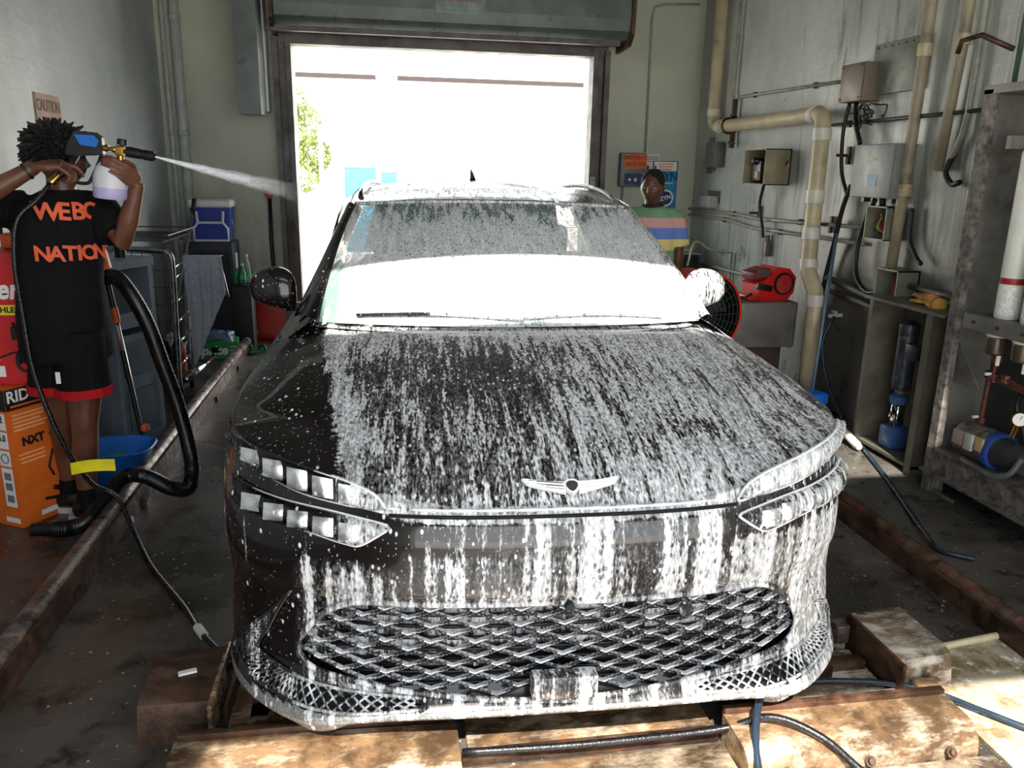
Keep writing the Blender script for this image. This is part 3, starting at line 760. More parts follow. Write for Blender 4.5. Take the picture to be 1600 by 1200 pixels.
# ------------------------------------------------------------------ people helpers
def wbuild(mb, name, mat, parent, **k):
    """build from world coordinates under a thing"""
    o = mb.build(name, mat, parent, **k); o.data.transform(parent_world(parent).inverted()); return o
def parent_world(p):
    m = p.matrix_basis.copy(); q = p.parent
    while q: m = q.matrix_basis @ m; q = q.parent
    return m
def loft(mb, secs, n=20):
    """secs: (centre, rx, ry, angle about z) stacked ellipses, optional exponent"""
    vs = []; fs = []
    for c, rx, ry, a in secs:
        for k in range(n):
            t = 2*pi*k/n; cx = abs(cos(t))**.85*(1 if cos(t) > 0 else -1); sy = abs(sin(t))**.85*(1 if sin(t) > 0 else -1)
            x, y = rx*cx, ry*sy; vs.append(V(c)+V((x*cos(a)-y*sin(a), x*sin(a)+y*cos(a), 0)))
    for i in range(len(secs)-1):
        for k in range(n): a, b = i*n+k, i*n+(k+1) % n; fs.append((a, b, b+n, a+n))
    fs += [tuple(range(n))[::-1], tuple(range(len(vs)-n, len(vs)))]
    return mb.add(vs, fs)
def ball(mb, c, r, sc=(1, 1, 1), R=None, n=14):
    vs = []; fs = []
    for j in range(n+1):
        for k in range(n*2):
            p = pi*j/n; t = pi*k/n; v = V((sin(p)*cos(t)*sc[0], sin(p)*sin(t)*sc[1], cos(p)*sc[2]))*r
            vs.append(V(c)+(R@v if R else v))
    W = 2*n
    for j in range(n):
        for k in range(W): a, b = j*W+k, j*W+(k+1) % W; fs.append((a, b, b+W, a+W))
    return mb.add(vs, fs)
def remesh(o, vox=.007, smooth=4):
    m = o.modifiers.new('remesh', 'REMESH'); m.mode = 'VOXEL'; m.voxel_size = vox; m.use_smooth_shade = True
    if smooth: s = o.modifiers.new('smooth', 'SMOOTH'); s.factor = .5; s.iterations = smooth
    return o
def head(mb, c, face, tilt=0., s=1.):
    """sculpted head; face = direction of the nose (horizontal angle), returns frame"""
    f = V((cos(face)*cos(tilt), sin(face)*cos(tilt), sin(tilt))); up = (V((0, 0, 1))-f*f.z).normalized(); r = f.cross(up)
    n = 44; vs = []; fs = []
    g = lambda x, m, w: math.exp(-((x-m)/w)**2)
    for j in range(n+1):
        for k in range(n*2):
            p = pi*j/n; t = pi*k/n; x, y, z = sin(p)*cos(t), sin(p)*sin(t), cos(p)   # y = forward
            X, Y, Z = .074*x, .096*y, .118*z
            if z < 0: X *= 1-.26*(-z)**2.0; Y *= (1-.10*(-z)) if y > 0 else (1-.42*(-z)**1.2)
            if y > 0:
                Y += .024*g(x, 0, .13)*g(z, -.17, .14)+.010*g(x, 0, .09)*g(z, .0, .2)      # nose
                Y += .006*g(z, .20, .09)*g(x, 0, .5)                                           # brow
                Y -= .013*(g(x, .36, .17)+g(x, -.36, .17))*g(z, .05, .11)                      # sockets
                Y += .010*g(x, 0, .28)*(g(z, -.46, .07)+g(z, -.60, .06))-.004*g(x, 0, .3)*g(z, -.53, .03)   # lips
                Y += .012*g(x, 0, .3)*g(z, -.86, .14)
                X += .005*(1 if x > 0 else -1)*g(abs(x), .75, .2)*g(z, -.1, .15)
            vs.append(V(c)+(r*X+f*Y+up*Z)*s)
    W = 2*n
    for j in range(n):
        for k in range(W): a, b = j*W+k, j*W+(k+1) % W; fs.append((a, b, b+W, a+W))
    mb.add(vs, fs)
    for sd in (-1, 1):   # ears
        R = MX((r, f, up)).transposed()
        ball(mb, V(c)+(r*(sd*.075)-f*.008-up*.008)*s, 1, (.010*s, .020*s, .032*s), R, 8)
    return f, r, up
def eyes(parent, c, f, r, up, mw, mk, s=1.):
    for sd in (-1, 1):
        p = V(c)+(f*.0695+r*(sd*.028)+up*.006)*s
        e = wbuild(ball(MB(), p, .0125*s, (1.15, 1.15, .8), n=10), 'eye', mw, parent, smooth=180)
        b_ = ball(MB(), p+up*.0052*s-f*.0004, .0133*s, (1.2, 1.2, .75), n=10); wbuild(ball(b_, p-up*.0070*s-f*.0006, .0128*s, (1.2, 1.2, .7), n=10), 'eyelid', parent.get('_skin') and bpy.data.materials[parent['_skin']] or M_SKIN, parent, smooth=180)
        i = ball(MB(), p+f*.0085*s, .0060*s, n=8); o = i.build('iris', mk, e, 180); o.data.transform(parent_world(parent).inverted())
def hand(mb, wrist, d, n, curl, s=1., side=1, spread=.0, thumb=.6):
    """wrist point, d = pointing direction, n = palm normal, curl = bend per joint (rad), side = thumb side"""
    d = V(d).normalized(); n = V(n); n = (n-d*n.dot(d)).normalized(); w = d.cross(n)*side
    wr = V(wrist); kn = wr+d*.092*s
    for k in range(5):        # palm slab of overlapping tubes
        a = (k-2)/2
        mb.tube([wr+w*(a*.018*s), wr+d*.045*s+w*(a*.030*s), kn+w*(a*.031*s)], [.016*s, .0155*s, .012*s], 8)
    L = ((.043, .026, .020), (.047, .030, .021), (.043, .028, .020), (.034, .021, .018))
    for k in range(4):
        a = (1-k*2/3); p = kn+w*(a*.032*s)-d*.01*s; dd = (d+w*(a*spread)).normalized(); pts = [p]; ang = 0
        for q, l in enumerate(L[k]):
            ang += (curl if isinstance(curl, (int, float)) else curl[k])*(1 if q else .8)
            p = p+(dd*cos(ang)+n*sin(ang))*(l*s+(.012*s if q == 0 else 0)); pts.append(p)
        mb.tube(pts, [.0095*s, .0092*s, .0085*s, .0072*s], 8)
    t0 = wr+d*.022*s+w*.026*s; t1 = t0+(d*.55+w*.75+n*.25)*.040*s; t2 = t1+(d*(1-.3*thumb)+w*.15+n*thumb)*.032*s; t3 = t2+(d*(.9-.5*thumb)-w*.35*thumb+n*thumb*1.1)*.026*s
    mb.tube([t0, t1, t2, t3], [.015*s, .012*s, .0105*s, .008*s], 8)
def skinmat(name, rgb):
    m, g = newmat(name); p = g.coord(); c = lin(rgb); n = g.noise(p, 14, 4, .6)
    col = g.mix(g.maprange(n, .35, .65), tuple(x*.82 for x in c), tuple(x*1.15 for x in c))
    g.out(g.bsdf(col, .42, 0, g.bump(g.noise(p, 180, 3, .6), .12, .002), 0, .5, **{'Subsurface Weight': .06})); return m
def clothmat(name, rgb, bands=None):
    m, g = newmat(name); p = g.coord(); x, y, z = g.sep(p); n = g.noise(p, 9, 3)
    col = g.mix(g.maprange(n, .35, .65), tuple(v*.85 for v in lin(rgb)), lin(rgb))
    for (z0, z1, c) in bands or ():
        f = z.gt(z0)*z.lt(z1); col = g.mix(f, col, lin(c))
    fold = g.noise(g.scale(p, (1, 1, .45)), 9, 3, .5, 1.2)
    weave = g.noise(p, 400, 2)
    g.out(g.bsdf(col, .85, 0, g.bump(fold+weave*.06, .8, .03), 0, .2)); return m
# ------------------------------------------------------------------ worker with the foam gun (left)
M_SKIN = skinmat('dark_brown_skin', (.40, .25, .18)); M_HAIR = M('black_hair', (.035, .03, .03), .7, 0, .3, 40, .4, 90)
M_EYEW = M('eye_white', (.80, .76, .72), .25, 0, .05); M_IRIS = M('iris_dark', (.10, .06, .04), .2)
M_SHIRTK = clothmat('black_cotton', (.065, .065, .075)); M_SHORT = clothmat('black_shorts_mesh', (.06, .06, .07)); M_REDB = clothmat('red_hem', (.72, .10, .12))
M_ORT = M('orange_print', (.88, .36, .20), .7, 0, .1); M_WHT = M('white_print', (.90, .90, .90), .7, 0, .05)
P1 = thing('person', 'person in black printed T-shirt and red-hemmed black shorts aiming a foam sprayer', 'person', (-1.42, 3.80, 0))
mb = MB()
TA = radians(28)          # chest turned towards the car
loft(mb, [((-1.41, 3.82, .84), .155, .115, TA), ((-1.41, 3.82, .98), .160, .118, TA), ((-1.40, 3.82, 1.12), .145, .105, TA), ((-1.385, 3.82, 1.28), .165, .112, TA), ((-1.37, 3.82, 1.42), .175, .110, TA), ((-1.36, 3.82, 1.49), .135, .085, TA), ((-1.35, 3.815, 1.53), .065, .06, TA)])
mb.tube([(-1.35, 3.82, 1.48), (-1.345, 3.81, 1.60)], [.062, .056], 12)
f1, r1, u1 = head(mb, (-1.335, 3.80, 1.665), radians(8), -.05, 1.0)
# right arm (near the frame edge) reaching forward to the trigger
sh = V((-1.545, 3.76, 1.455)); el = V((-1.585, 3.50, 1.485)); wr = V((-1.345, 3.56, 1.635))
mb.tube([sh, sh.lerp(el, .5), el, el.lerp(wr, .35), wr], [.058, .052, .044, .042, .029], 12)
hand(mb, wr, (.95, .12, .10), (.12, .30, -1), (.55, .95, 1.0, 1.0), 1.05, 1, thumb=.5)
# left arm bent up to the bottle
sh2 = V((-1.215, 3.87, 1.455)); el2 = V((-1.105, 3.76, 1.325)); wr2 = V((-1.010, 3.725, 1.575))
mb.tube([sh2, sh2.lerp(el2, .5), el2, el2.lerp(wr2, .35), wr2], [.056, .050, .045, .043, .028], 12)
hand(mb, wr2, (-.42, -.58, .50), (-.8, .55, 0), (.50, .52, .55, .60), .95, -1, thumb=.5)
# legs
for x0, y0, x1, y1 in ((-1.475, 3.84, -1.515, 3.93), (-1.345, 3.79, -1.395, 3.80)):
    mb.tube([(x0, y0, .92), (x0+.005, y0, .72), ((x0+x1)/2+.01, (y0+y1)/2-.015, .50), ((x0+x1)/2, (y0+y1)/2, .42), (x1+.005, y1+.012, .30), (x1, y1, .12), (x1, y1, .05)], [.095, .088, .060, .056, .058, .036, .038], 14)
    mb.tube([(x1-.03, y1, .05), (x1+.14, y1-.03, .035)], [.035, .028], 10)
remesh(wbuild(mb, 'body', M_SKIN, P1), .0058, 3)
eyes(P1, (-1.335, 3.80, 1.665), f1, r1, u1, M_EYEW, M_IRIS)
# shirt
mb = MB()
loft(mb, [((-1.41, 3.82, .93), .185, .142, TA), ((-1.41, 3.82, 1.00), .182, .140, TA), ((-1.40, 3.82, 1.15), .172, .128, TA), ((-1.385, 3.82, 1.30), .182, .126, TA), ((-1.37, 3.82, 1.42), .190, .120, TA), ((-1.362, 3.82, 1.485), .165, .10, TA), ((-1.355, 3.82, 1.525), .095, .075, TA), ((-1.35, 3.82, 1.54), .07, .068, TA)], 28)
mb.tube([sh+V((.06, .03, .0)), sh, sh.lerp(el, .55), sh.lerp(el, .80)], [.085, .080, .078, .080], 14)
mb.tube([sh2+V((-.06, .0, .0)), sh2, sh2.lerp(el2, .45), sh2.lerp(el2, .72)+V((0, 0, -.01))], [.085, .080, .082, .086], 14)
SHIRT = remesh(wbuild(mb, 'tshirt', M_SHIRTK, P1), .009, 5)
# shorts
mb = MB()
loft(mb, [((-1.41, 3.82, 1.03), .178, .136, TA), ((-1.41, 3.82, .86), .188, .155, TA), ((-1.41, 3.82, .80), .186, .155, TA)])
for x0, y0 in ((-1.485, 3.86), (-1.345, 3.79)):
    loft(mb, [((x0+.005, y0, .93), .10, .122, TA), ((x0, y0, .76), .108, .118, TA), ((x0-.005, y0, .645), .118, .122, TA)])
so = wbuild(mb, 'shorts', M_SHORT, P1); remesh(so, .008, 3)
for x0, y0 in ((-1.49, 3.86), (-1.35, 3.79)):
    mb = MB(); loft(mb, [((x0, y0, .675), .1185, .1255, TA), ((x0, y0, .635), .121, .128, TA)], 28); wbuild(mb, 'shorts_hem', M_REDB, P1, smooth=40, label='red hem of the shorts')
text('badge', 'I', .05, M_WHT, P1, (-1.40+1.42, 3.655-3.80, .74), (cos(.2), sin(.2), 0), (0, 0, 1), bold=.009, sx=.8, label='small white badge on the shorts')
# shoes and socks
M_SHOE = M('black_shoe', (.05, .05, .055), .5, 0, .2)
for x1, y1 in ((-1.515, 3.93), (-1.395, 3.80)):
    sh_ = bpy.data.objects.new('shoe', None); C.objects.link(sh_); sh_.parent = P1
    mb = MB(); a = radians(-12); dx, dy = cos(a), sin(a)
    mb.tube([(x1-.06*dx, y1-.06*dy, .055), (x1, y1, .065), (x1+.08*dx, y1+.08*dy, .050), (x1+.17*dx, y1+.17*dy, .040), (x1+.20*dx, y1+.20*dy, .036)], [.040, .045, .042, .036, .024], 14)
    mb.tube([(x1, y1, .05), (x1, y1, .12)], [.045, .046], 14)
    o = mb.build('upper', M_SHOE, sh_); o.data.transform(parent_world(P1).inverted()); remesh(o, .006, 2)
    mb = MB(); out = [(-.085, .03), (-.10, 0), (-.085, -.035), (0, -.04), (.09, -.043), (.18, -.036), (.215, 0), (.18, .036), (.09, .042), (0, .038)]
    mb.prism(out, .028, (x1, y1, 0.0), (dx, dy, 0), (-dy, dx, 0)); o = mb.build('sole', M('off_white_sole', (.78, .78, .76), .6), sh_); o.data.transform(parent_world(P1).inverted())
    mb = MB(); mb.tube([(x1, y1, .10), (x1, y1, .17)], [.048, .042], 14); o = mb.build('sock', M_SHORT, sh_, 40); o.data.transform(parent_world(P1).inverted())
# hair: cap and twists
mb = MB(); hc = V((-1.345, 3.81, 1.705)); ball(mb, hc, 1, (.112, .104, .100))
rnd = random.Random(3)
for k in range(620):
    z = rnd.uniform(-.42, 1); t = rnd.uniform(0, 2*pi); d = V((sqrt(1-z*z)*cos(t), sqrt(1-z*z)*sin(t), z))
    if d.x > .62 and d.z < .35: continue
    p = hc+V((d.x*.108, d.y*.10, d.z*.096)); q = p+d*rnd.uniform(.022, .042)+V((rnd.uniform(-.014, .014), rnd.uniform(-.014, .014), rnd.uniform(-.022, .004)))
    mb.tube([p, (p+q)/2+V((0, 0, .004)), q], [.010, .008, .0035], 5)
wbuild(mb, 'hair', M_HAIR, P1, smooth=60)
# wrist band
mb = MB(); mb.tube([wr.lerp(el, .10), wr.lerp(el, .14)], [.034, .035], 14); wbuild(mb, 'wrist_band', M_BLACKR, P1, smooth=60)
# print: letters laid on the curve of the chest
def chest_text(s, size, z, mat, a0, a1, sag=0., rx=.188, ry=.128):
    n = len(s); W_ = {'W': 1.35, 'I': .55, 'E': .9, 'T': .9}; ws_ = [W_.get(c, 1.05) for c in s]; tot = sum(ws_); acc = 0
    for k, ch in enumerate(s):
        if ch == ' ': continue
        t = a0+(a1-a0)*(acc+ws_[k]/2)/tot; acc += ws_[k]
        sx, sy = rx*sin(t), -ry*cos(t); zz = z-sag*((k/(n-1))-.5)**2
        x = -1.38+sx*cos(TA)-sy*sin(TA); y = 3.82+sx*sin(TA)+sy*cos(TA)
        tx = V((cos(t)*rx, sin(t)*ry, 0)).normalized(); X = V((tx.x*cos(TA)-tx.y*sin(TA), tx.x*sin(TA)+tx.y*cos(TA), -.10)); nn = X.cross(V((0, 0, 1))).normalized()
        text('shirt_letter', ch, size, mat, P1, V((x, y, zz))+nn*.012-V(P1.location), X, V((0, 0, 1)), .001, .003, sx=1.0)
chest_text('WEBO', .100, 1.450, M_ORT, -.50, .78, -.0)
chest_text('NATION', .086, 1.275, M_ORT, -.62, .88, 0)
# ---- foam gun
M_GUNB = M('blue_grip_insert', (.10, .42, .80), .4); M_SOAP = M('pale_soap', (.74, .70, .88), .3, 0, .05)
G = thing('foam_gun', 'black and blue pressure gun with foam bottle held at head height', 'spray gun', (-1.15, 3.70, 1.70))
X_, Z_ = V((.95, 0, -.16)).normalized(), V((.16, 0, .95)).normalized()
def gp_(a, b): return (a, b)
mb = MB(); mb.prism([(-.095, .050), (-.02, .058), (.010, .042), (.018, -.022), (-.02, -.036), (-.085, -.050), (-.125, -.050), (-.118, .0)], .036, (-1.14, 3.718, 1.715), X_, Z_); wbuild(mb, 'gun_body', M_BLACK, G, smooth=30)
mb = MB(); mb.prism([(-.095, .035), (-.02, .045), (.000, .028), (-.008, .0), (-.07, -.002)], .040, (-1.14, 3.720, 1.715), X_, Z_); wbuild(mb, 'blue_insert', M_GUNB, G, smooth=30)
mb = MB(); mb.tube([(-1.135, 3.70, 1.690), (-1.150, 3.70, 1.655), (-1.185, 3.70, 1.590), (-1.205, 3.70, 1.570), (-1.25, 3.70, 1.575), (-1.27, 3.70, 1.60)], .0075, 8, smooth=4); wbuild(mb, 'trigger_guard', M_BLACK, G, smooth=180)
mb = MB(); mb.tube([(-1.205, 3.70, 1.68), (-1.20, 3.70, 1.64), (-1.215, 3.70, 1.61)], .007, 8); wbuild(mb, 'trigger', M_BLACK, G, smooth=180)
mb = MB(); mb.tube([(-1.235, 3.70, 1.69), (-1.275, 3.69, 1.62), (-1.30, 3.66, 1.60)], [.018, .017, .016], 10); wbuild(mb, 'handle', M_BLACK, G, smooth=180)
mb = MB(); d = X_
mb.lathe([(.010, 0), (.010, .012), (.014, .014), (.014, .030), (.008, .032), (.008, .045), (.013, .047), (.013, .060), (.010, .064), (.010, .085)], V((-1.135, 3.70, 1.717)), 14, d); wbuild(mb, 'brass_coupling', M_BRASS, G, smooth=40)
mb = MB(); mb.box((-1.056, 3.70, 1.703), (.045, .034, .040), bev=.006, R=(0, .17, 0)); mb.cyl((-1.058, 3.70, 1.70), (-1.066, 3.70, 1.66), .014, 12); wbuild(mb, 'brass_block', M_BRASS, G, smooth=40)
mb = MB(); mb.lathe([(.008, 0), (.008, .012), (.020, .013), (.020, .034), (.017, .037)], (-1.054, 3.70, 1.715), 18, Z_); wbuild(mb, 'knob', M_BLACK, G, smooth=40)
mb = MB(); mb.lathe([(.019, 0), (.022, .02), (.021, .06), (.019, .075), (.021, .08), (.021, .118), (.014, .122), (.010, .114)], (-1.045, 3.70, 1.703), 20, d); wbuild(mb, 'nozzle', M_BLACK, G, smooth=40)
B_ = V((.10, 0, 1)).normalized(); c0 = V((-1.120, 3.70, 1.508))
mb = MB(); mb.lathe([(.0, 0), (.060, .0), (.066, .008), (.067, .05), (.060, .055)], c0, 28, B_); wbuild(mb, 'soap', M_SOAP, G, smooth=40)
mb = MB(); mb.lathe([(.060, .045), (.0672, .046), (.066, .09), (.058, .125), (.040, .145), (.034, .150)], c0, 28, B_); wbuild(mb, 'bottle', M('milky_bottle', (.84, .83, .86), .35, 0, .04), G, smooth=40)
mb = MB(); mb.lathe([(.038, .147), (.040, .150), (.040, .168), (.02, .172)], c0, 24, B_); wbuild(mb, 'bottle_cap', M_BLACK, G, smooth=40)
mb = MB(); mb.lathe([(.014, 0), (.014, .03), (.018, .032), (.018, .045)], (-1.298, 3.662, 1.603), 14, (-.55, -.3, -.6)); wbuild(mb, 'hose_swivel', M_BRASS, G, smooth=40)
# ---- pressure hose
H = thing('pressure_hose', 'black pressure hose hanging from the foam gun and trailing under the car', 'hose', (-1.0, 3.3, 0))
path = [(-1.33, 3.645, 1.565), (-1.375, 3.60, 1.50), (-1.445, 3.57, 1.42), (-1.475, 3.57, 1.25), (-1.475, 3.58, 1.04), (-1.465, 3.58, .80), (-1.42, 3.58, .58), (-1.37, 3.60, .40), (-1.31, 3.64, .25), (-1.215, 3.66, .165), (-1.10, 3.50, .03), (-.97, 3.24, .012), (-.78, 2.92, .012), (-.655, 2.68, .02), (-.50, 2.55, .012), (-.2, 2.7, .012)]
mb = MB(); mb.tube(path, .0105, 8, smooth=7); wbuild(mb, 'hose', M('wet_black_hose', (.07, .07, .08), .3, 0, .4, 60, .5, 120), H, smooth=180)
mb = MB(); mb.tube([(-.69, 2.745, .018), (-.655, 2.68, .024)], .017, 10); wbuild(mb, 'white_sleeve', M_WHITE, H, smooth=40)
mb = MB(); mb.grid(lambda a, b: V((-1.375+.185*a, 3.60-.01*sin(pi*a), .365+.010*a-.055*b+.012*sin(3*a))), 10, 2); wbuild(mb, 'yellow_tag', M('yellow_vinyl', (.95, .88, .10), .5), H, solid=.003)
# ---- jet of foam
mj, g = newmat('spray_mist'); p = g.coord(); x, y, z = g.sep(p)
st = g.noise(g.scale(p, (2.2, 30, 30)), 1, 4, .7); tr = g.n.new('ShaderNodeBsdfTransparent').outputs[0]
wt = g.bsdf((.92, .93, .95), .9, 0, spec=.1)
fall = g.maprange(x, .62, .0, .04, .85)
g.out(g.mixsh(fall*g.maprange(st, .30, .72, .25, 1.0), tr, wt))
J = thing('foam_jet', 'fine white jet of foam shooting from the nozzle towards the car', 'spray', (-.925, 3.70, 1.683))
d = V((.60, .16, -.155))
for k, (r, L_) in enumerate(((.030, 1.0), (.018, .85), (.009, .6))):
    mb = MB(); mb.tube([d*(L_*i/14) for i in range(15)], [.004+1.45*r*(i/14)*(1+.1*sin(i*2+k)) for i in range(15)], 14, cap=False)
    mb.build('mist_cone', mj, J, 180, kind='stuff')
# ------------------------------------------------------------------ left side
# guide rail along the track
gr_ = thing('guide_rail', 'long worn steel pipe rail on a plate kerb left of the car', 'rail', (-1.24, 5.0, 0))
wbuild(MB().tube([(-1.255, .6, .085), (-1.255, 3.0, .085), (-1.25, 5.5, .085), (-1.22, 8.05, .085)], .042, 14), 'pipe', M_RAIL, gr_, smooth=180)
wbuild(MB().box((-1.205, 4.3, .052), (.016, 7.5, .104)), 'kerb_plate', M_RUST, gr_)
for k in range(8): wbuild(MB().box((-1.195, 1.2+k*.93, .018), (.03, .07, .036)), 'foot', M_RUST, gr_)
# caution sign
cs = thing('caution_sign', 'small faded brown caution sign on the left wall above the worker', 'sign', (XL, 5.45, 1.96))
MB().box((.004, 0, 0), (.008, .38, .16)).build('plate', M('faded_orange_plate', (.66, .52, .42), .6, 0, .15), cs)
text('lettering', 'CAUTION', .095, M('brown_letters', (.42, .33, .28), .7), cs, (.009, 0, .01), (0, 1, 0), (0, 0, 1), bold=.001, sx=.85)
# cardboard boxes
def rbox(t, name, P0, u, a, v, b, z0, z1, mat):
    u = V((*u, 0)).normalized(); v = V((*v, 0)).normalized(); P = V((*P0, 0))
    m = MB(); m.add([P+V((0, 0, z)) + u*x + v*y for z in (z0, z1) for x, y in ((0, 0), (a, 0), (a, b), (0, b))], [(0, 1, 2, 3), (4, 5, 6, 7), (0, 1, 5, 4), (1, 2, 6, 5), (2, 3, 7, 6), (3, 0, 4, 7)])
    return wbuild(m, name, mat, t)
M_ORB = M('orange_carton', (.88, .42, .12), .55, 0, .08); M_REDB2 = M('red_carton', (.76, .12, .14), .5, 0, .08)
M_PRW = M('print_white', (.92, .92, .90), .6, 0, .03); M_PRK = M('print_black', (.08, .08, .08), .6, 0, .03); M_YEL = M('print_yellow', (.95, .85, .20), .6, 0, .03); M_GRYP = M('print_grey', (.45, .45, .47), .6, 0, .05)
OB = thing('tool_carton', 'tall orange carton with a black band standing on the floor by the left wall', 'box', (-1.72, 3.85, 0))
P0 = V((-1.668, 3.745, 0)); ur = V((.50, .866, 0)); ul = V((-.866, .50, 0))
rbox(OB, 'carton', (P0.x, P0.y), (.50, .866), .27, (-.866, .50), .31, 0, .665, M_ORB)
lp = V(OB.location)
def on_r(a, z, off=.001): return P0+ur*a+V((0, 0, z))-ul*off-lp     # right face
def on_l(a, z, off=.001): return P0+ul*a+V((0, 0, z))-ur*off-lp     # left face
def rect(t, name, fn, a0, a1, z0, z1, mat, off=.0012): return MB().add([fn(a0, z0, off), fn(a1, z0, off), fn(a1, z1, off), fn(a0, z1, off)], [(0, 1, 2, 3)]).build(name, mat, t)
rect(OB, 'black_band', on_r, .0, .27, .565, .664, M_PRK); rect(OB, 'black_band', on_l, .0, .31, .565, .664, M_PRK)
text('lettering', 'RIDGID', .075, M_PRW, OB, on_r(.125, .625, .002), ur, (0, 0, 1), bold=.0015, sx=.95)
rect(OB, 'orange_rule', on_r, .02, .24, .578, .586, M_ORB, .002)
for k in range(5): rect(OB, 'fine_print', on_r, .02, .20-.02*(k % 3), .535-.018*k, .545-.018*k, M('print_pale_orange', (.95, .68, .45), .6), .002)
text('lettering', 'NXT', .055, M_PRK, OB, on_r(.11, .405, .002), ur, (0, 0, 1), bold=.003)
for k in range(3): rect(OB, 'fine_print', on_r, .03, .16, .345-.02*k, .353-.02*k, M('print_pale_orange', (.95, .68, .45), .6), .002)
b = MB(); b.tube([on_r(.20, .33, .003), on_r(.17, .25, .003), on_r(.19, .20, .003)], .006, 6); b.tube([on_r(.23, .12, .003), on_r(.18, .14, .003)], .012, 6); b.tube([on_r(.13, .10, .003), on_r(.22, .08, .003)], .008, 6); b.tube([on_r(.21, .42, .003), on_r(.24, .36, .003)], .02, 8); b.build('printed_tools', M_PRK, OB, kind='stuff')
for z0, z1, tx in ((.475, .555, '12'), (.385, .465, '5.0'), (.30, .375, ''), (.10, .29, '')):
    rect(OB, 'label_panel', on_l, .015, .085, z0, z1, M_PRW, .002)
    if tx: text('lettering', tx, .045, M_PRK, OB, on_l(.05, (z0+z1)/2+.01, .003), -ul, (0, 0, 1), bold=.001, sx=.8)
text('lettering', '4200', .03, M_PRW, OB, on_l(.05, .64, .003), -ul, (0, 0, 1))
b = MB(); c = on_l(.05, .338, .003); b.tube([c+(-ul*cos(t)+V((0, 0, 1))*sin(t))*.022 for t in [2*pi*i/16 for i in range(17)]], .003, 5); b.build('round_mark', M_GRYP, OB)
for a_, z_ in ((.05, .25), (.05, .20), (.05, .14)): rect(OB, 'pictogram', on_l, a_-.022, a_+.022, z_-.018, z_+.018, M_GRYP, .003)
rect(OB, 'bottom_label', on_r, .10, .19, .025, .05, M_PRW, .002); rect(OB, 'bottom_label', on_l, .0+.01, .10, .02, .045, M_PRW, .002)
RB = thing('red_carton', 'red printed carton stacked on top of the orange carton', 'box', (-1.75, 3.98, .666))
MB().box((0, 0, .30), (.37, .27, .60), bev=.003).build('carton', M_REDB2, RB)
text('lettering', 'Bauer', .125, M_PRW, RB, (.035, -.1365, .435), (1, 0, 0), (0, 0, 1), bold=.004, shear=.2, sx=.85)
MB().box((.085, -.1365, .345), (.20, .002, .045)).build('yellow_strip', M_YEL, RB)
text('lettering', 'BRUSHLESS', .036, M_PRK, RB, (.08, -.1385, .345), (1, 0, 0), (0, 0, 1), bold=.001)
for k in range(7): MB().box((.0+.01*(k % 2), -.1362, .29-.035*k), (.07, .001, .006)).build('fine_print', M_PRW, RB)
b = MB(); b.tube([(.12, -.14, .29), (.14, -.14, .20), (.13, -.14, .10)], .007, 6); b.box((.125, -.139, .24), (.035, .004, .06)); b.tube([V((.145+.028*cos(t), -.14, .11+.045*sin(t))) for t in [2*pi*i/14 for i in range(15)]], .007, 5); b.tube([(.05, -.14, .13), (.10, -.14, .15), (.15, -.14, .16)], .004, 5); b.build('printed_pump', M_PRK, RB, kind='stuff')
MB().box((.045, -.139, .065), (.035, .003, .05)).build('printed_jug', M_PRW, RB)
# tool bag strap on the red carton
sb_ = thing('tool_pouch', 'small orange tool with a black cord loop on the red carton', 'tool', (-1.66, 4.02, 1.267))
MB().box((.0, 0, .035), (.07, .09, .07), bev=.015).build('body', M('orange_plastic', (.82, .36, .16), .45), sb_, 40)
MB().tube([(-.03, -.02, .06), (-.02, -.03, .13), (.0, -.02, .19), (.02, -.01, .12), (.03, 0, .06)], .006, 6, smooth=4).build('cord', M_BLACK, sb_, 180)
# ---- grey plastic cabinet
GC = thing('utility_cabinet', 'tall grey plastic cabinet with open shelves behind the worker', 'cabinet', (-1.55, 4.9, 0))
M_GPL = M('grey_plastic', (.40, .45, .49), .5, 0, .08, 6, .12, 60, .2, (.3, .3, .3))
K = V((-1.47, 4.66, 0)); cr_ = V((.40, .916, 0)).normalized(); cl_ = V((-.916, .40, 0)).normalized()
def cbox(name, a0, a1, b0, b1, z0, z1, mat=M_GPL, par=GC):
    """a along the open right face, b back towards the wall"""
    vs = [K+cr_*a+cl_*b_+V((0, 0, z)) for z in (z0, z1) for a, b_ in ((a0, b0), (a1, b0), (a1, b1), (a0, b1))]
    m = MB(); m.add(vs, [(0, 1, 2, 3), (4, 5, 6, 7), (0, 1, 5, 4), (1, 2, 6, 5), (2, 3, 7, 6), (3, 0, 4, 7)]); return wbuild(m, name, mat, par)
A_, B2, Hh = .36, .40, 1.13
cbox('top', -.01, A_+.01, -.012, B2, Hh-.05, Hh); cbox('side_panel', 0, .03, 0, B2, 0, Hh-.05); cbox('side_panel', A_-.03, A_, 0, B2, 0, Hh-.05)
cbox('back_panel', .03, A_-.03, B2-.03, B2, 0, Hh-.05); cbox('shelf', .03, A_-.03, .01, B2-.03, .74, .79); cbox('shelf', .03, A_-.03, .01, B2-.03, .42, .46); cbox('base', .03, A_-.03, .0, B2-.03, 0, .10)
cbox('front_rail', .03, A_-.03, 0, .03, .79, .83); cbox('lower_panel', .03, A_-.03, .015, .03, .10, .70)
for z0, z1 in ((.46, .66), (.14, .38)): cbox('recess', .07, A_-.07, .0, .012, z0, z1, M('grey_plastic_dark', (.30, .34, .38), .55))
for k in range(3): cbox('rib', -.012, 0, .06+.11*k, .10+.11*k, .06, 1.0)
cu = thing('black_cup', 'black cup standing on the grey plastic cabinet', 'cup', (-1.47, 4.93, Hh))
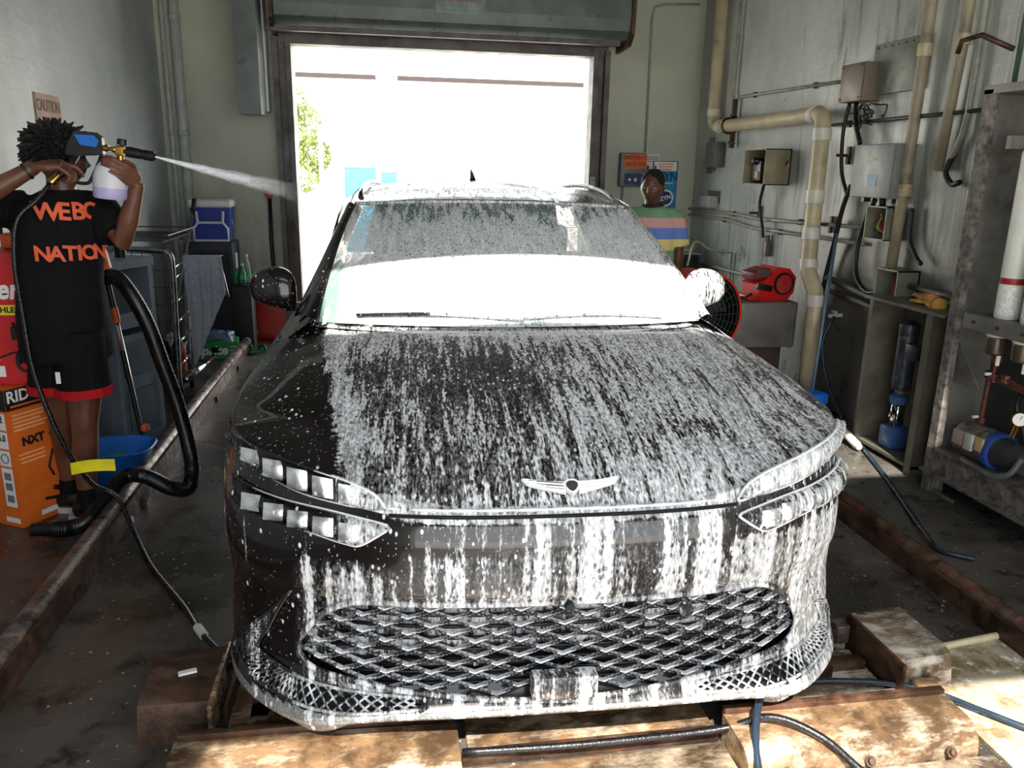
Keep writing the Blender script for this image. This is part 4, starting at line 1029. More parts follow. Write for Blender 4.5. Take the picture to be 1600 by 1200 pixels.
MB().lathe([(.028, 0), (.036, .09), (.037, .10), (.032, .098), (.026, .01), (0, .01)], n=20, cap=False).build('cup', M_BLACK, cu, 40)
# ---- vacuum hose with orange cuff
VH = thing('vacuum_hose', 'thick black corrugated vacuum hose with an orange cuff looping to the floor', 'hose', (-1.1, 4.0, 0))
mb = MB(); mb.tube([(-1.355, 4.27, 1.10), (-1.285, 4.23, 1.10), (-1.21, 4.2, 1.00), (-1.155, 4.2, .86), (-1.11, 4.2, .68), (-1.055, 4.2, .46), (-1.01, 4.17, .24), (-.985, 4.10, .12), (-.99, 4.00, .065), (-1.06, 3.95, .09), (-1.17, 3.93, .165), (-1.26, 3.88, .175), (-1.34, 3.66, .075), (-1.42, 3.62, .045), (-1.50, 3.62, .045)], .036, 14, smooth=16, ribs=.09); wbuild(mb, 'corrugated_hose', M('ribbed_black_plastic', (.06, .06, .065), .32, 0, .1), VH, smooth=50)
mb = MB(); mb.tube([(-1.44, 4.26, 1.27), (-1.40, 4.27, 1.20), (-1.37, 4.27, 1.13)], [.078, .070, .052], 16); wbuild(mb, 'orange_cuff', M('orange_plastic', (.82, .36, .16), .45), VH, smooth=40)
mb = MB(); mb.tube([(-1.475, 4.26, 1.33), (-1.44, 4.26, 1.27)], [.074, .082], 16); wbuild(mb, 'grey_cuff', M('light_grey_plastic', (.60, .61, .63), .45), VH, smooth=40)
mb = MB(); mb.tube([(-1.50, 3.62, .045), (-1.58, 3.625, .045)], [.034, .030], 14); wbuild(mb, 'end_cuff', M_BLACK, VH, smooth=40)
# vacuum wand
VW = thing('vacuum_wand', 'slim black telescopic wand with orange collar leaning on the grey cabinet', 'wand', (-1.335, 4.56, 0))
mb = MB(); mb.cyl((-1.33, 4.57, .03), (-1.418, 4.56, .86), .011, 12); wbuild(mb, 'tube', M_CHROME, VW, smooth=180)
mb = MB(); mb.cyl((-1.345, 4.562, .14), (-1.40, 4.553, .66), .0125, 12); mb.cyl((-1.418, 4.56, .86), (-1.445, 4.555, 1.1), .015, 12); mb.lathe([(.03, 0), (.036, .02), (.03, .06), (.014, .08)], (-1.33, 4.57, 0), 16); wbuild(mb, 'grip', M_BLACK, VW, smooth=40)
mb = MB(); mb.cyl((-1.413, 4.558, .82), (-1.421, 4.557, .90), .019, 12); mb.cyl((-1.331, 4.57, .20), (-1.334, 4.57, .23), .026, 12); wbuild(mb, 'orange_collar', M('orange_plastic', (.82, .36, .16), .45), VW, smooth=40)
# basin
BA = thing('wash_basin', 'blue plastic basin on the floor between the worker and the cabinet', 'basin', (-1.43, 4.33, 0))
def bas(a, h, r): t = 2*pi*a; r = r*.93; k = 1/(abs(cos(t))**3.2+abs(sin(t))**3.2)**(1/3.2); return V((r*1.02*k*cos(t), r*.82*k*sin(t), h))
prof = [(.0, .012), (.12, .012), (.135, .02), (.20, .185), (.215, .195), (.222, .19), (.215, .18), (.205, .175), (.145, .005), (.13, 0), (0, 0)]
MB().grid(lambda a, b: bas(a, prof[round(b*10)][1], prof[round(b*10)][0]), 40, 10).build('bowl', M('blue_plastic', (.12, .44, .80), .35, 0, .08), BA, 50)
sp_ = MB(); ball(sp_, (-1.42, 4.34, .09), 1, (.075, .055, .06)); SPG = thing('green_mitt', 'green wash mitt lying in the blue basin', 'mitt', (-1.37, 4.34, .03)); wbuild(sp_, 'mitt', M('green_microfibre', (.30, .50, .28), .95, 0, .3, 60, .8, 90), SPG, smooth=180)
# ---- carts and racks behind
M_WIRE = M('rack_wire', (.30, .30, .31), .35, .8)
RK = thing('wire_cart', 'tall grey wire cart with arched tubes beside the grey cabinet', 'cart', (-1.6, 5.9, 0))
mb = MB(); mb.tube([(-1.40, 5.68, .06), (-1.385, 5.67, .55), (-1.37, 5.66, 1.0), (-1.395, 5.66, 1.08), (-1.47, 5.66, 1.10), (-1.85, 5.66, 1.10), (-1.90, 5.66, 1.04), (-1.90, 5.66, .06)], .019, 10, smooth=5); wbuild(mb, 'end_frame', M_CHROME if False else M('dull_chrome', (.48, .48, .50), .25, .9), RK, smooth=180)
mb = MB(); mb.tube([(-1.46, 6.25, .06), (-1.43, 6.22, .55), (-1.40, 6.2, .90), (-1.385, 6.2, .96), (-1.33, 6.2, .985), (-1.21, 6.2, .975), (-1.17, 6.2, .93), (-1.13, 6.2, .70)], .016, 10, smooth=5); wbuild(mb, 'end_frame', M('dull_chrome', (.48, .48, .50), .25, .9), RK, smooth=180)
for z in (.97, .90, .74, .60, .46, .30):
    wbuild(MB().cyl((-1.385, 5.67, z), (-1.405, 6.21, z), .007, 8), 'rung', M_CHROME, RK, smooth=180)
wb_ = MB()
for k in range(9): wb_.cyl((-1.90+.06*k, 5.70, 1.15), (-1.90+.06*k, 6.5, 1.15), .003, 5)
for k in range(11): wb_.cyl((-1.90, 5.70+.08*k, 1.155), (-1.40, 5.70+.08*k, 1.155), .003, 5)
wb_.tube([(-1.91, 5.69, 1.19), (-1.39, 5.69, 1.19), (-1.39, 6.51, 1.19), (-1.91, 6.51, 1.19)], .005, 6)
for k in range(9): wb_.cyl((-1.90+.06*k, 5.69, 1.15), (-1.90+.06*k, 5.69, 1.19), .003, 5)
for k in range(8): wb_.cyl((-1.88+.065*k, 5.66, .12), (-1.88+.065*k, 5.66, 1.10), .0035, 5)
for k in range(9): wb_.cyl((-1.90, 5.66, .16+.115*k), (-1.39, 5.66, .16+.115*k), .0035, 5)
wbuild(wb_, 'wire_mesh', M_WIRE, RK, kind='stuff')
wbuild(MB().box((-1.64, 5.95, .13), (.50, .58, .02)), 'base_tray', M_WIRE, RK)
for x, y in ((-1.40, 5.70), (-1.44, 6.22), (-1.86, 5.70), (-1.86, 6.22)):
    wbuild(MB().lathe([(.0, -.015), (.05, -.015), (.055, 0), (.05, .015), (0, .015)], (x, y, .055), 18, (1, .2, 0)), 'castor', M_BLACKR, RK, smooth=40)
wbuild(MB().tube([(-1.38, 5.80, .17), (-1.30, 6.4, .20)], .022, 10), 'push_bar', M_CHROME, RK, smooth=180)
tb = thing('rubbish_bag', 'shiny black rubbish bag slumped inside the wire cart', 'bag', (-1.62, 5.93, .14))
mb = MB(); ball(mb, (0, 0, .17), 1, (.19, .2, .17), n=18)
mb.v = [(x*(1+.12*sin(9*z*5+x*20)), y*(1+.12*sin(x*31+z*22)), max(0, z+.02*sin(x*40+y*35))) for x, y, z in mb.v]
mb.build('bag', M('black_bin_bag', (.05, .05, .06), .18, 0, .2, 12, .9, 22), tb, 180)
pb = thing('paper_wrapper', 'crumpled pale wrapper lying on the black rubbish bag', 'wrapper', (-1.50, 5.90, .42))
MB().grid(lambda a, b: V((.22*(a-.5), .16*(b-.5), .045*sin(a*9+b*4)+.03*sin(b*11))), 14, 10).build('wrapper', M('crumpled_paper', (.78, .74, .68), .7, 0, .2, 16), pb, 180, solid=.002)
pb2 = thing('snack_bag', 'bright red and yellow snack packet low in the wire cart', 'packet', (-1.44, 5.86, .30))
MB().grid(lambda a, b: V((.12*(a-.5), .03*sin(pi*a), .16*(b-.5)+.01*sin(a*12))), 8, 8).build('packet', M('snack_print', (.78, .42, .22), .4, 0, .7, 14), pb2, 180, solid=.004)
# towel
tw = thing('towel', 'grey towel draped over the arched end of the wire cart', 'towel', (-1.28, 6.18, .98))
def twp(a, b):
    x = -.135+.27*a+.03*(b if b < .6 else .6); dr = (b-.06)*(.80-.55*a)
    z = .022-max(0, dr)*1.12; return V((x, -.045+.012*sin(a*22+b*2)*min(1, b*3)-.03*b*a, z if b > .08 else .022))
MB().grid(twp, 44, 30).build('cloth', M('grey_towel', (.60, .62, .66), .95, 0, .12, 40, .5, 160), tw, 180, solid=.006)
MB().grid(lambda a, b: V((-.135+.27*a, -.045+.09*b, .024+.004*sin(pi*b))), 10, 4).build('fold', M('grey_towel', (.60, .62, .66), .95), tw, 180, solid=.006)
# ---- speaker, cooler
SPK = thing('speaker_cabinet', 'tall black speaker cabinet in the back left corner', 'speaker', (-1.50, 7.78, 0))
MB().box((0, 0, .49), (.38, .36, .98), bev=.02).build('enclosure', M('dark_slate_plastic', (.17, .18, .22), .6, 0, .1, 30, .3, 60), SPK, 40)
MB().box((.191, -.02, .80), (.004, .10, .14)).build('white_label', M_WHITE, SPK, label='white sticker')
MB().grid(lambda a, b: V((-.16+.32*a, -.182, .06+.84*b)), 2, 2).build('grille', M('speaker_mesh', (.12, .13, .16), .7), SPK, solid=.004)
CO = thing('cool_box', 'blue cool box with white lid and folding handle on the speaker cabinet', 'cooler', (-1.485, 7.74, .98))
M_BLU = M('cooler_blue', (.14, .22, .58), .4, 0, .06)
bm_ = MB(); bm_.add([(x*s1, y*s1, z) for z, s1 in ((0, .88), (.30, 1.0)) for x, y in ((-.17, -.13), (.17, -.13), (.17, .13), (-.17, .13))], [(0, 1, 2, 3), (4, 5, 6, 7), (0, 1, 5, 4), (1, 2, 6, 5), (2, 3, 7, 6), (3, 0, 4, 7)]); bm_.build('body', M_BLU, CO)
MB().box((0, 0, .335), (.36, .285, .07), bev=.02).build('lid', M_WHITE, CO, 50)
b = MB(); b.tube([(-.115, -.140, .27), (-.105, -.142, .17), (-.145, -.135, .12), (-.145, -.13, .012), (.145, -.13, .012), (.145, -.135, .12), (.105, -.142, .17), (.115, -.140, .27)], .0115, 8); b.build('handle', M_WHITE, CO, 40)
MB().cyl((-.105, -.142, .17), (.105, -.142, .17), .011, 8).build('handle_bar', M_WHITE, CO, 40)
MB().box((.165, 0, .17), (.004, .06, .05)).build('side_label', M('pale_blue_label', (.5, .6, .8), .5), CO)
# cd: crate with bottles
CRT = thing('black_crate', 'small black crate beside the speaker cabinet', 'crate', (-1.245, 7.62, 0))
b = MB(); b.box((0, 0, .30), (.17, .20, .58), bev=.01); b.build('body', M('black_worn_plastic', (.10, .10, .11), .55, 0, .2), CRT, 40); MB().box((0, 0, .60), (.19, .22, .02), bev=.005).build('top', M_BLACK, CRT, 40)
M_GRB = M('green_bottle', (.12, .50, .28), .15, 0, .2, 20, trans=.3); M_CLB = M('clear_bottle', (.75, .82, .84), .1, 0, .1, trans=.6)
for k, (x, y, m, lab) in enumerate(((-1.29, 7.56, M_GRB, 'green drink can nearest the speaker on the black crate'), (-1.235, 7.57, M_GRB, 'green drink bottle in the middle of the black crate'), (-1.205, 7.66, M_CLB, 'tall clear plastic bottle at the back of the black crate'))):
    t = thing('drink_can' if k == 0 else 'drink_bottle', lab, 'can' if k == 0 else 'bottle', (x, y, .61)); h = (.12, .17, .24)[k]
    if k == 0: MB().lathe([(.026, 0), (.030, .006), (.030, h-.01), (.025, h)], n=18).build('can', m, t, 40)
    else:
        MB().lathe([(.028, 0), (.031, .01), (.031, h*.55), (.026, h*.68), (.012, h*.88), (.011, h)], n=18).build('bottle', m, t, 40)
        MB().lathe([(.013, h-.005), (.013, h+.015)], n=12).build('cap', M_WHITE, t, 40); MB().lathe([(.0316, h*.22), (.0316, h*.48)], n=18, cap=False).build('label', M('drink_label', (.30, .62, .40) if k == 1 else (.85, .88, .9), .5), t, 40)
# soft drink pack
SP = thing('drink_pack', 'green carton of soft drink cans on the floor by the back left corner', 'carton', (-1.46, 7.28, 0), radians(8))
MB().box((0, 0, .075), (.40, .24, .15), bev=.004).build('carton', M('green_carton', (.10, .52, .28), .45, 0, .1), SP)
text('lettering', 'Sprite', .112, M_WHT, SP, (-.03, -.122, .078), (1, 0, 0), (0, 0, 1), bold=.004, shear=.25)
MB().grid(lambda a, b: V((.0+.07*(a-.5)+.01*sin(b*9), -.1235, .085+.05*(b-.5))), 6, 6).build('torn_hole', M_DARK, SP)
for k in range(3): MB().box((.155, -.1215, .11-.03*k), (.06, .001, .008)).build('fine_print', M_WHT, SP)
BB = thing('bottle_bag', 'clear plastic bag of blue bottles on top of the drink carton', 'bag', (-1.46, 7.30, .151))
for k in range(4): MB().tube([(-.13+.075*k, -.03+.02*(k % 2), .032), (-.09+.075*k, .07, .045)], [.03, .026], 10).build('bottle', M('blue_bottle', (.25, .48, .75), .2, 0, .4, 20, trans=.3), BB, 40)
MB().grid(lambda a, b: V((-.17+.34*a, -.09+.2*b, .072+.022*sin(a*17)*sin(b*12)-.06*(2*a-1)**4-.06*(2*b-1)**4)), 24, 16).build('film', M('clear_film', (.75, .82, .88), .12, 0, .2, trans=.85), BB, 180)
for k, (x, y, a) in enumerate(((-1.22, 7.52-.1, .5), (-1.10, 7.40, .9))):
    t = thing('sandal', 'dark green sandal closer to the crate' if k == 0 else 'dark green sandal closer to the rail', 'sandal', (x, y, 0), a)
    MB().prism([(-.12, -.03), (-.08, -.045), (.02, -.038), (.09, -.045), (.13, -.01), (.12, .03), (.06, .045), (-.08, .04), (-.12, .02)], .025, (0, 0, 0), (1, 0, 0), (0, 1, 0)).build('sole', M('dark_green_rubber', (.10, .32, .16), .6), t, 40)
    MB().tube([(.03, -.045, .015), (.04, -.02, .055), (.04, .02, .055), (.03, .045, .015)], .014, 8, smooth=4).build('strap', M('dark_green_rubber', (.10, .32, .16), .6), t, 180)
# shovel
SV = thing('snow_shovel', 'red wide-bladed shovel with dark shaft leaning on the back wall', 'shovel', (-1.03, 8.0, 0))
MB().grid(lambda a, b: V((-.29+.56*a, .02-.05*sin(pi*a)+.08*b, .005+.44*b)), 14, 8).build('blade', M('red_scuffed_plastic', (.76, .20, .14), .5, 0, .15, 10, .3, 30, .4, (.5, .25, .2)), SV, 180, solid=.01)
MB().tube([(.0, .07, .30), (.005, .10, .70), (-.005, .13, .95), (.0, .145, 1.37)], .019, 10).build('shaft', M('dark_blue_black', (.09, .10, .14), .45), SV, 180)
MB().prism([(-.06, .03), (.06, .03), (.022, -.05), (-.022, -.05)], .03, (0, .135, 1.40), (1, 0, 0), (0, 0, 1)).build('grip', M('red_scuffed_plastic', (.76, .20, .14), .5), SV, 30)
br = thing('broom_handle', 'dark pole leaning in the corner behind the cool box', 'pole', (-1.80, 7.2, 0))
MB().tube([(-.05, 0, .01), (.20, .35, 1.32)], .014, 10).build('pole', M_GREYMET, br, 180); MB().tube([(.185, .33, 1.22), (.205, .357, 1.36)], .019, 10).build('grip', M_BLACK, br, 180)
# corner pipes
for x, r, lab in ((-1.87, .022, 'thin painted pipe in the back left corner'), (-1.765, .045, 'thick painted pipe beside the thin one in the back left corner')):
    t = thing('corner_pipe', lab, 'pipe', (x, YB-.06, 0)); MB().tube([(0, 0, 0), (0, 0, 2.0), (0, 0, 4)], r, 14).build('pipe', M('pipe_wall_paint', (.70, .72, .70), .45, 0, .1), t, 180)
    for z in (.9, 1.9, 2.9): MB().cyl((0, 0, z), (0, 0, z+.05), r*1.15, 14).build('coupling', M('pipe_wall_paint', (.70, .72, .70), .45), t, 180)
# ------------------------------------------------------------------ right wall
def wall_box(name, label, cat, xo, y0, y1, z0, z1, mat, open_=False, lid=True, group=None):
    """box fixed to the right wall, sticking out to xo; open_ leaves the room-side face open"""
    t = thing(name, label, cat, (XR, (y0+y1)/2, z0), group=group); d = XR-xo; w = y1-y0; h = z1-z0
    if not open_:
        MB().box((-d/2, 0, h/2), (d, w, h), bev=.006).build('enclosure', mat, t, 40)
        if lid: MB().box((-d-.006, 0, h/2), (.012, w*.985, h*.985), bev=.004).build('lid', mat, t, 40)
    else:
        b = MB(); b.box((-.005, 0, h/2), (.01, w, h)); b.box((-d/2, -w/2+.004, h/2), (d, .008, h)); b.box((-d/2, w/2-.004, h/2), (d, .008, h)); b.box((-d/2, 0, .004), (d, w, .008)); b.box((-d/2, 0, h-.004), (d, w, .008))
        b.build('enclosure', mat, t)
    return t, d, w, h
def rail_thing(name, label, cat, pts, r, mat, n=10, smooth=0, clips=(), group=None, base=None):
    base = base or pts[0]; t = thing(name, label, cat, base, group=group)
    wbuild(MB().tube(pts, r, n, smooth=smooth), 'run' if cat != 'cable' else 'cable', mat, t, smooth=180)
    for c in clips: wbuild(MB().box(c, (.02, .03, .045 if r < .02 else .2)), 'clip', M_RUST, t)
    return t
def coupling(t, p, q, r, mat=M_PVCW): wbuild(MB().cyl(p, q, r, 18), 'coupling', mat, t, smooth=40)
# big PVC drain line
pp = rail_thing('drain_pipe', 'thick yellowed pipe running along the right wall and down to the floor', 'pipe', [(3.17, 7.62, 4.0), (3.17, 7.62, 2.22), (3.17, 7.60, 2.13), (3.17, 7.52, 2.09), (3.17, 7.42, 2.085), (3.15, 6.0, 2.085), (3.10, 5.56, 2.085), (3.08, 5.47, 2.06), (3.075, 5.44, 1.98), (3.07, 5.43, 1.6), (3.06, 5.40, 1.04), (3.055, 5.37, .98), (3.06, 5.26, .86), (3.06, 5.24, .80), (3.06, 5.24, .01)], .056, M_PVC, 18)
for p, q in (((3.17, 7.62, 2.25), (3.17, 7.62, 2.19)), ((3.17, 7.46, 2.087), (3.168, 7.38, 2.086)), ((3.11, 5.66, 2.085), (3.10, 5.58, 2.085)), ((3.075, 5.44, 1.98), (3.074, 5.438, 1.90)), ((3.069, 5.43, 1.56), (3.068, 5.425, 1.47)), ((3.065, 5.415, 1.30), (3.063, 5.41, 1.22)), ((3.06, 5.40, 1.08), (3.06, 5.395, 1.0)), ((3.06, 5.245, .84), (3.06, 5.24, .76))): coupling(pp, p, q, .064)
for y in (7.25,): wbuild(MB().tube([(3.17+.066*cos(a), y, 2.085+.066*sin(a)) for a in [2*pi*i/18 for i in range(19)]], .010, 6), 'hanger', M_RUST, pp, smooth=180)
wbuild(MB().box((3.20, 7.22, 2.22), (.04, .03, .18)), 'bracket', M_RUST, pp); wbuild(MB().box((3.20, 7.22, 1.97), (.04, .03, .16)), 'bracket', M_RUST, pp)
for z in (2.16, 1.93): wbuild(MB().cyl((3.22, 7.20, z), (3.08, 7.02, z), .008, 8), 'bracket_bolt', M_RUST, pp)
# other vertical pipes
rail_thing('pipe', 'slim pipe just right of the thick vertical pipe in the far corner', 'pipe', [(3.21, 7.30, 4), (3.21, 7.30, 2.36), (3.21, 7.27, 2.30)], .018, M_COND)
M_PVG = M('grimy_pvc', (.60, .56, .47), .5, 0, .15, 6, .1, 20, .6, (.36, .30, .22))
t = rail_thing('pipe', 'tall grimy pipe rising right of the grey electrical cabinet', 'pipe', [(3.19, 4.60, 4.0), (3.19, 4.60, 2.4), (3.19, 4.61, 1.6), (3.19, 4.63, 1.08)], .034, M_PVG, 14)
for z in (2.42, 1.62): coupling(t, (3.19, 4.60, z), (3.19, 4.60, z-.07), .041, M_PVC)
t = rail_thing('pipe', 'broken-off grimy pipe left of the skid, ending above the floor boxes', 'pipe', [(3.20, 4.28, 4.0), (3.20, 4.29, 2.4), (3.20, 4.34, 1.70)], .030, M_PVG, 14); coupling(t, (3.20, 4.29, 2.43), (3.20, 4.29, 2.37), .038, M_PVC)
t = rail_thing('pipe', 'thin stained pipe beside the broken-off pipe', 'pipe', [(3.215, 4.17, 4.0), (3.215, 4.18, 2.0), (3.21, 4.19, 1.9), (3.215, 4.26, 1.76)], .018, M_COND, 10)
rail_thing('cable', 'black cable end looping at the foot of the thin stained pipe', 'cable', [(3.22, 4.24, 1.80), (3.20, 4.27, 1.70), (3.21, 4.22, 1.63), (3.20, 4.14, 1.64)], .016, M_BLACKR, 8, 5)
# horizontal runs
rail_thing('conduit', 'thin painted conduit rising to the brown junction box', 'conduit', [(3.23, 7.28, 1.95), (3.23, 7.30, 2.28), (3.23, 7.24, 2.33), (3.23, 5.33, 2.30)], .012, M_COND, 8, 0, [(3.235, 6.9, 2.325), (3.235, 5.9, 2.31)])
rail_thing('conduit', 'dark rod running along the wall above the grey cabinet to the skid', 'conduit', [(3.21, 5.60, 2.01), (3.21, 3.74, 2.02)], .012, M_DKMET, 8, 0, [(3.22, 5.35, 2.01)])
rail_thing('conduit', 'upper of two long conduits along the lower right wall', 'conduit', [(3.22, 8.18, 1.30), (3.22, 7.0, 1.305), (3.22, 6.6, 1.29), (3.22, 5.0, 1.33)], .014, M_COND, 8, 0, [(3.23, 7.1, 1.305), (3.23, 5.9, 1.31)])
rail_thing('conduit', 'lower of two long conduits along the lower right wall', 'conduit', [(3.22, 8.18, 1.24), (3.22, 7.2, 1.245), (3.22, 6.7, 1.21), (3.22, 5.0, 1.22)], .014, M_COND, 8, 0, [(3.23, 7.3, 1.24), (3.23, 6.2, 1.21)])
rail_thing('conduit', 'pale conduit low on the wall behind the red fan', 'conduit', [(3.21, 7.9, .78), (3.21, 6.2, .80)], .016, M_COND, 8)
rail_thing('conduit', 'short vertical conduit behind the red fan', 'conduit', [(3.22, 7.05, .10), (3.22, 7.05, .96)], .012, M_COND, 8)
rail_thing('pipe', 'grimy low pipe joining the floor boxes behind the tank', 'pipe', [(3.19, 5.35, .95), (3.19, 4.9, .90), (3.19, 4.55, .88)], .022, M_DIRTY, 10)
rail_thing('pipe', 'second grimy low pipe with an upturned elbow behind the tank', 'pipe', [(3.20, 5.33, .86), (3.20, 4.72, .83), (3.20, 4.70, .80), (3.20, 4.69, .05)], .020, M_DIRTY, 10)
rail_thing('pipe', 'short pipe running from the lower open box towards the skid', 'pipe', [(3.19, 4.42, 1.02), (3.19, 3.76, 1.00)], .020, M_DIRTY, 10)
# boxes
t, d, w, h = wall_box('switch_box', 'small grey switch box on the right wall near the back corner', 'electrical box', 3.17, 7.46, 7.72, 1.72, 1.95, M_GREYMET)
MB().box((-.006, .20, .11), (.012, .14, .34)).build('back_plate', M_GREYMET, t); MB().cyl((-.04, 0, 0), (-.04, 0, -.05), .012, 8, .004).build('cable_stub', M_BLACK, t)
t, d, w, h = wall_box('outlet_box', 'small pale outlet box below the grey switch box', 'electrical box', 3.17, 7.51, 7.78, 1.34, 1.45, M('pale_box', (.66, .67, .65), .5, .1, .1)); MB().box((-.006, -.02, .10), (.012, .28, .12)).build('back_plate', M_GREYMET, t)
t, d, w, h = wall_box('open_box', 'beige open-fronted box with black switchgear on the right wall', 'electrical box', 3.03, 6.17, 6.56, 1.58, 1.86, M('beige_box', (.58, .55, .44), .55, .1, .15, 5, .2, 30, .4, (.35, .28, .2)), True)
MB().box((-.10, .06, .11), (.14, .16, .16), bev=.01).build('switchgear', M_BLACK, t, 40); MB().cyl((-.02, .10, .17), (-.20, .06, .19), .03, 12).build('relay', M_BLACK, t, 180); MB().box((-.175, .03, .08), (.01, .05, .05)).build('rating_plate', M('old_label', (.75, .70, .5), .6), t)
wbuild(MB().tube([(3.20, 6.14, 1.75), (3.17, 6.10, 1.74), (3.16, 6.05, 1.77)], .006, 6), 'hook', M_RUST, t)
t, d, w, h = wall_box('junction_box', 'brown-grey junction box high on the right wall', 'electrical box', 3.12, 5.08, 5.34, 2.14, 2.38, M('brown_grey_box', (.48, .43, .38), .5, .2, .1, 5, .2, 30, .3, (.3, .2, .15)))
for z in (.02, .22):
    for y in (-.11, .11): MB().cyl((-d-.012, y, z), (-d-.018, y, z), .006, 8).build('screw', M_RUST, t)
t = thing('blank_panel', 'stained square grey panel screwed beside the junction box', 'panel', (XR, 4.90, 2.33)); MB().box((-.018, 0, 0), (.036, .50, .31), bev=.006).build('panel', M('stained_panel', (.52, .55, .50), .5, .1, .2, 6, .2, 30, .5, (.34, .30, .24)), t, 40)
for k in range(7): MB().cyl((-.036, -.22+.07*k, .13), (-.042, -.22+.07*k, .13), .005, 6).build('screw', M_RUST, t)
t, d, w, h = wall_box('electrical_cabinet', 'large grey electrical cabinet with a blue label on the right wall', 'electrical box', 3.11, 4.62, 5.05, 1.53, 1.86, M('cabinet_grey', (.50, .51, .50), .45, .2, .12, 5, .15, 30, .4, (.32, .30, .27)))
MB().box((-d-.013, -.02, .105), (.002, .10, .07)).build('blue_label', M('blue_label', (.52, .60, .72), .5, 0, .2, 60), t); MB().box((-d-.013, -.01, .24), (.002, .08, .02)).build('yellow_label', M('yellow_label', (.75, .68, .45), .5, 0, .2), t)
wbuild(MB().cyl((3.17, 4.615, 1.60), (3.17, 4.58, 1.60), .018, 10), 'knockout', M_BLACK, t)
for y in (4.68, 4.98): wbuild(MB().box((3.18, y, 1.515), (.05, .03, .03)), 'foot', M_DKMET, t)
t, d, w, h = wall_box('wiring_box', 'small open box with red and yellow wires under the grey cabinet', 'electrical box', 3.13, 4.66, 4.88, 1.27, 1.48, M('box_olive', (.50, .51, .44), .5, .2, .15, 5, .2, 30, .4), True)
for k, (c, a) in enumerate((((.70, .18, .12), .0), ((.80, .70, .2), .3), ((.15, .15, .15), .7))): MB().tube([(-.03, -.06+.04*k, .03), (-.09, -.02+.03*k, .07), (-.06, .03, .12+.02*k), (-.08, .06-.05*k, .16)], .005, 6, smooth=5).build('wire', M('wire_%s' % 'abc'[k], c, .4), t, 180)
t, d, w, h = wall_box('wiring_box', 'lower open box with red wires on the pump shelf', 'electrical box', 3.10, 4.42, 4.64, .90, 1.11, M('box_olive', (.50, .51, .44), .5, .2), True)
for k in range(3): MB().tube([(-.03, -.06+.05*k, .03), (-.10, -.02, .06+.02*k), (-.06, .04, .09+.03*k)], .004, 6, smooth=5).build('wire', M('wire_a', (.70, .18, .12), .4), t, 180)
rail_thing('conduit', 'rust stained conduit dropping from the grey cabinet to the wiring box', 'conduit', [(3.18, 4.80, 1.53), (3.18, 4.79, 1.48)], .02, M_RUST)
for lab, pts, r in (
    ('black cable hanging in a loop between junction box and grey cabinet', [(3.16, 5.28, 2.14), (3.15, 5.30, 1.95), (3.16, 5.28, 1.70), (3.17, 5.20, 1.55)], .013),
    ('black cable falling from the junction box behind the grey cabinet', [(3.17, 5.22, 2.14), (3.15, 5.16, 2.0), (3.15, 5.08, 1.87)], .016),
    ('thick black cable running from the cabinet down the wall to the floor', [(3.16, 5.14, 1.60), (3.18, 5.24, 1.45), (3.19, 5.30, 1.25), (3.20, 5.38, 1.0), (3.20, 5.42, .70)], .016),
    ('black cable from under the grey cabinet curving down to the wiring box', [(3.17, 4.86, 1.52), (3.17, 4.94, 1.38), (3.17, 4.99, 1.20), (3.16, 4.95, 1.02), (3.15, 4.80, .93), (3.15, 4.66, .95)], .016),
    ('black cable under the open beige box', [(3.13, 6.36, 1.58), (3.15, 6.44, 1.42), (3.17, 6.40, 1.25), (3.18, 6.38, 1.15)], .013),
    ('black cable falling right of the tall grimy pipe', [(3.20, 4.52, 1.48), (3.20, 4.50, 1.30), (3.20, 4.42, 1.20), (3.20, 4.36, 1.16)], .013)):
    rail_thing('cable', lab, 'cable', pts, r, M_BLACKR, 8, 6)
t = thing('cable_bundle', 'messy bundle of thin black wires under the brown junction box', 'cable', (3.17, 5.10, 2.12))
rr = random.Random(5)
for k in range(9):
    p = [V((rr.uniform(-.04, .02), rr.uniform(-.05, .08), -.0))]
    for q in range(4): p.append(p[-1]+V((rr.uniform(-.04, .03), rr.uniform(-.06, .05), rr.uniform(-.07, .01))))
    MB().tube(p, .0045, 5, smooth=4).build('wire', M_BLACK, t, 180)
t = thing('cable_gland', 'small rusty outlet with a cable on the wall above the tank', 'outlet', (XR, 6.38, 1.0)); MB().box((-.03, 0, .06), (.05, .07, .13), bev=.008).build('box', M('brown_grey_box', (.48, .43, .38), .5), t, 40); MB().cyl((-.03, 0, .12), (-.03, 0, .17), .02, 10).build('gland', M_GREYMET, t)
for k, (y, z) in enumerate(((5.33, 1.80), (5.45, 1.32), (6.6, 1.34))):
    t = thing('pipe_hanger', ('rusty empty pipe clamp above the grey cabinet', 'rusty bolt bracket below the dark rod', 'rusty clamp stub above the long conduits')[k], 'bracket', (XR, y, z)); MB().cyl((0, 0, 0), (-.10, .02, 0), .010, 8).build('stud', M_RUST, t); MB().box((-.02, 0, 0), (.02, .03, .12)).build('plate', M_RUST, t)
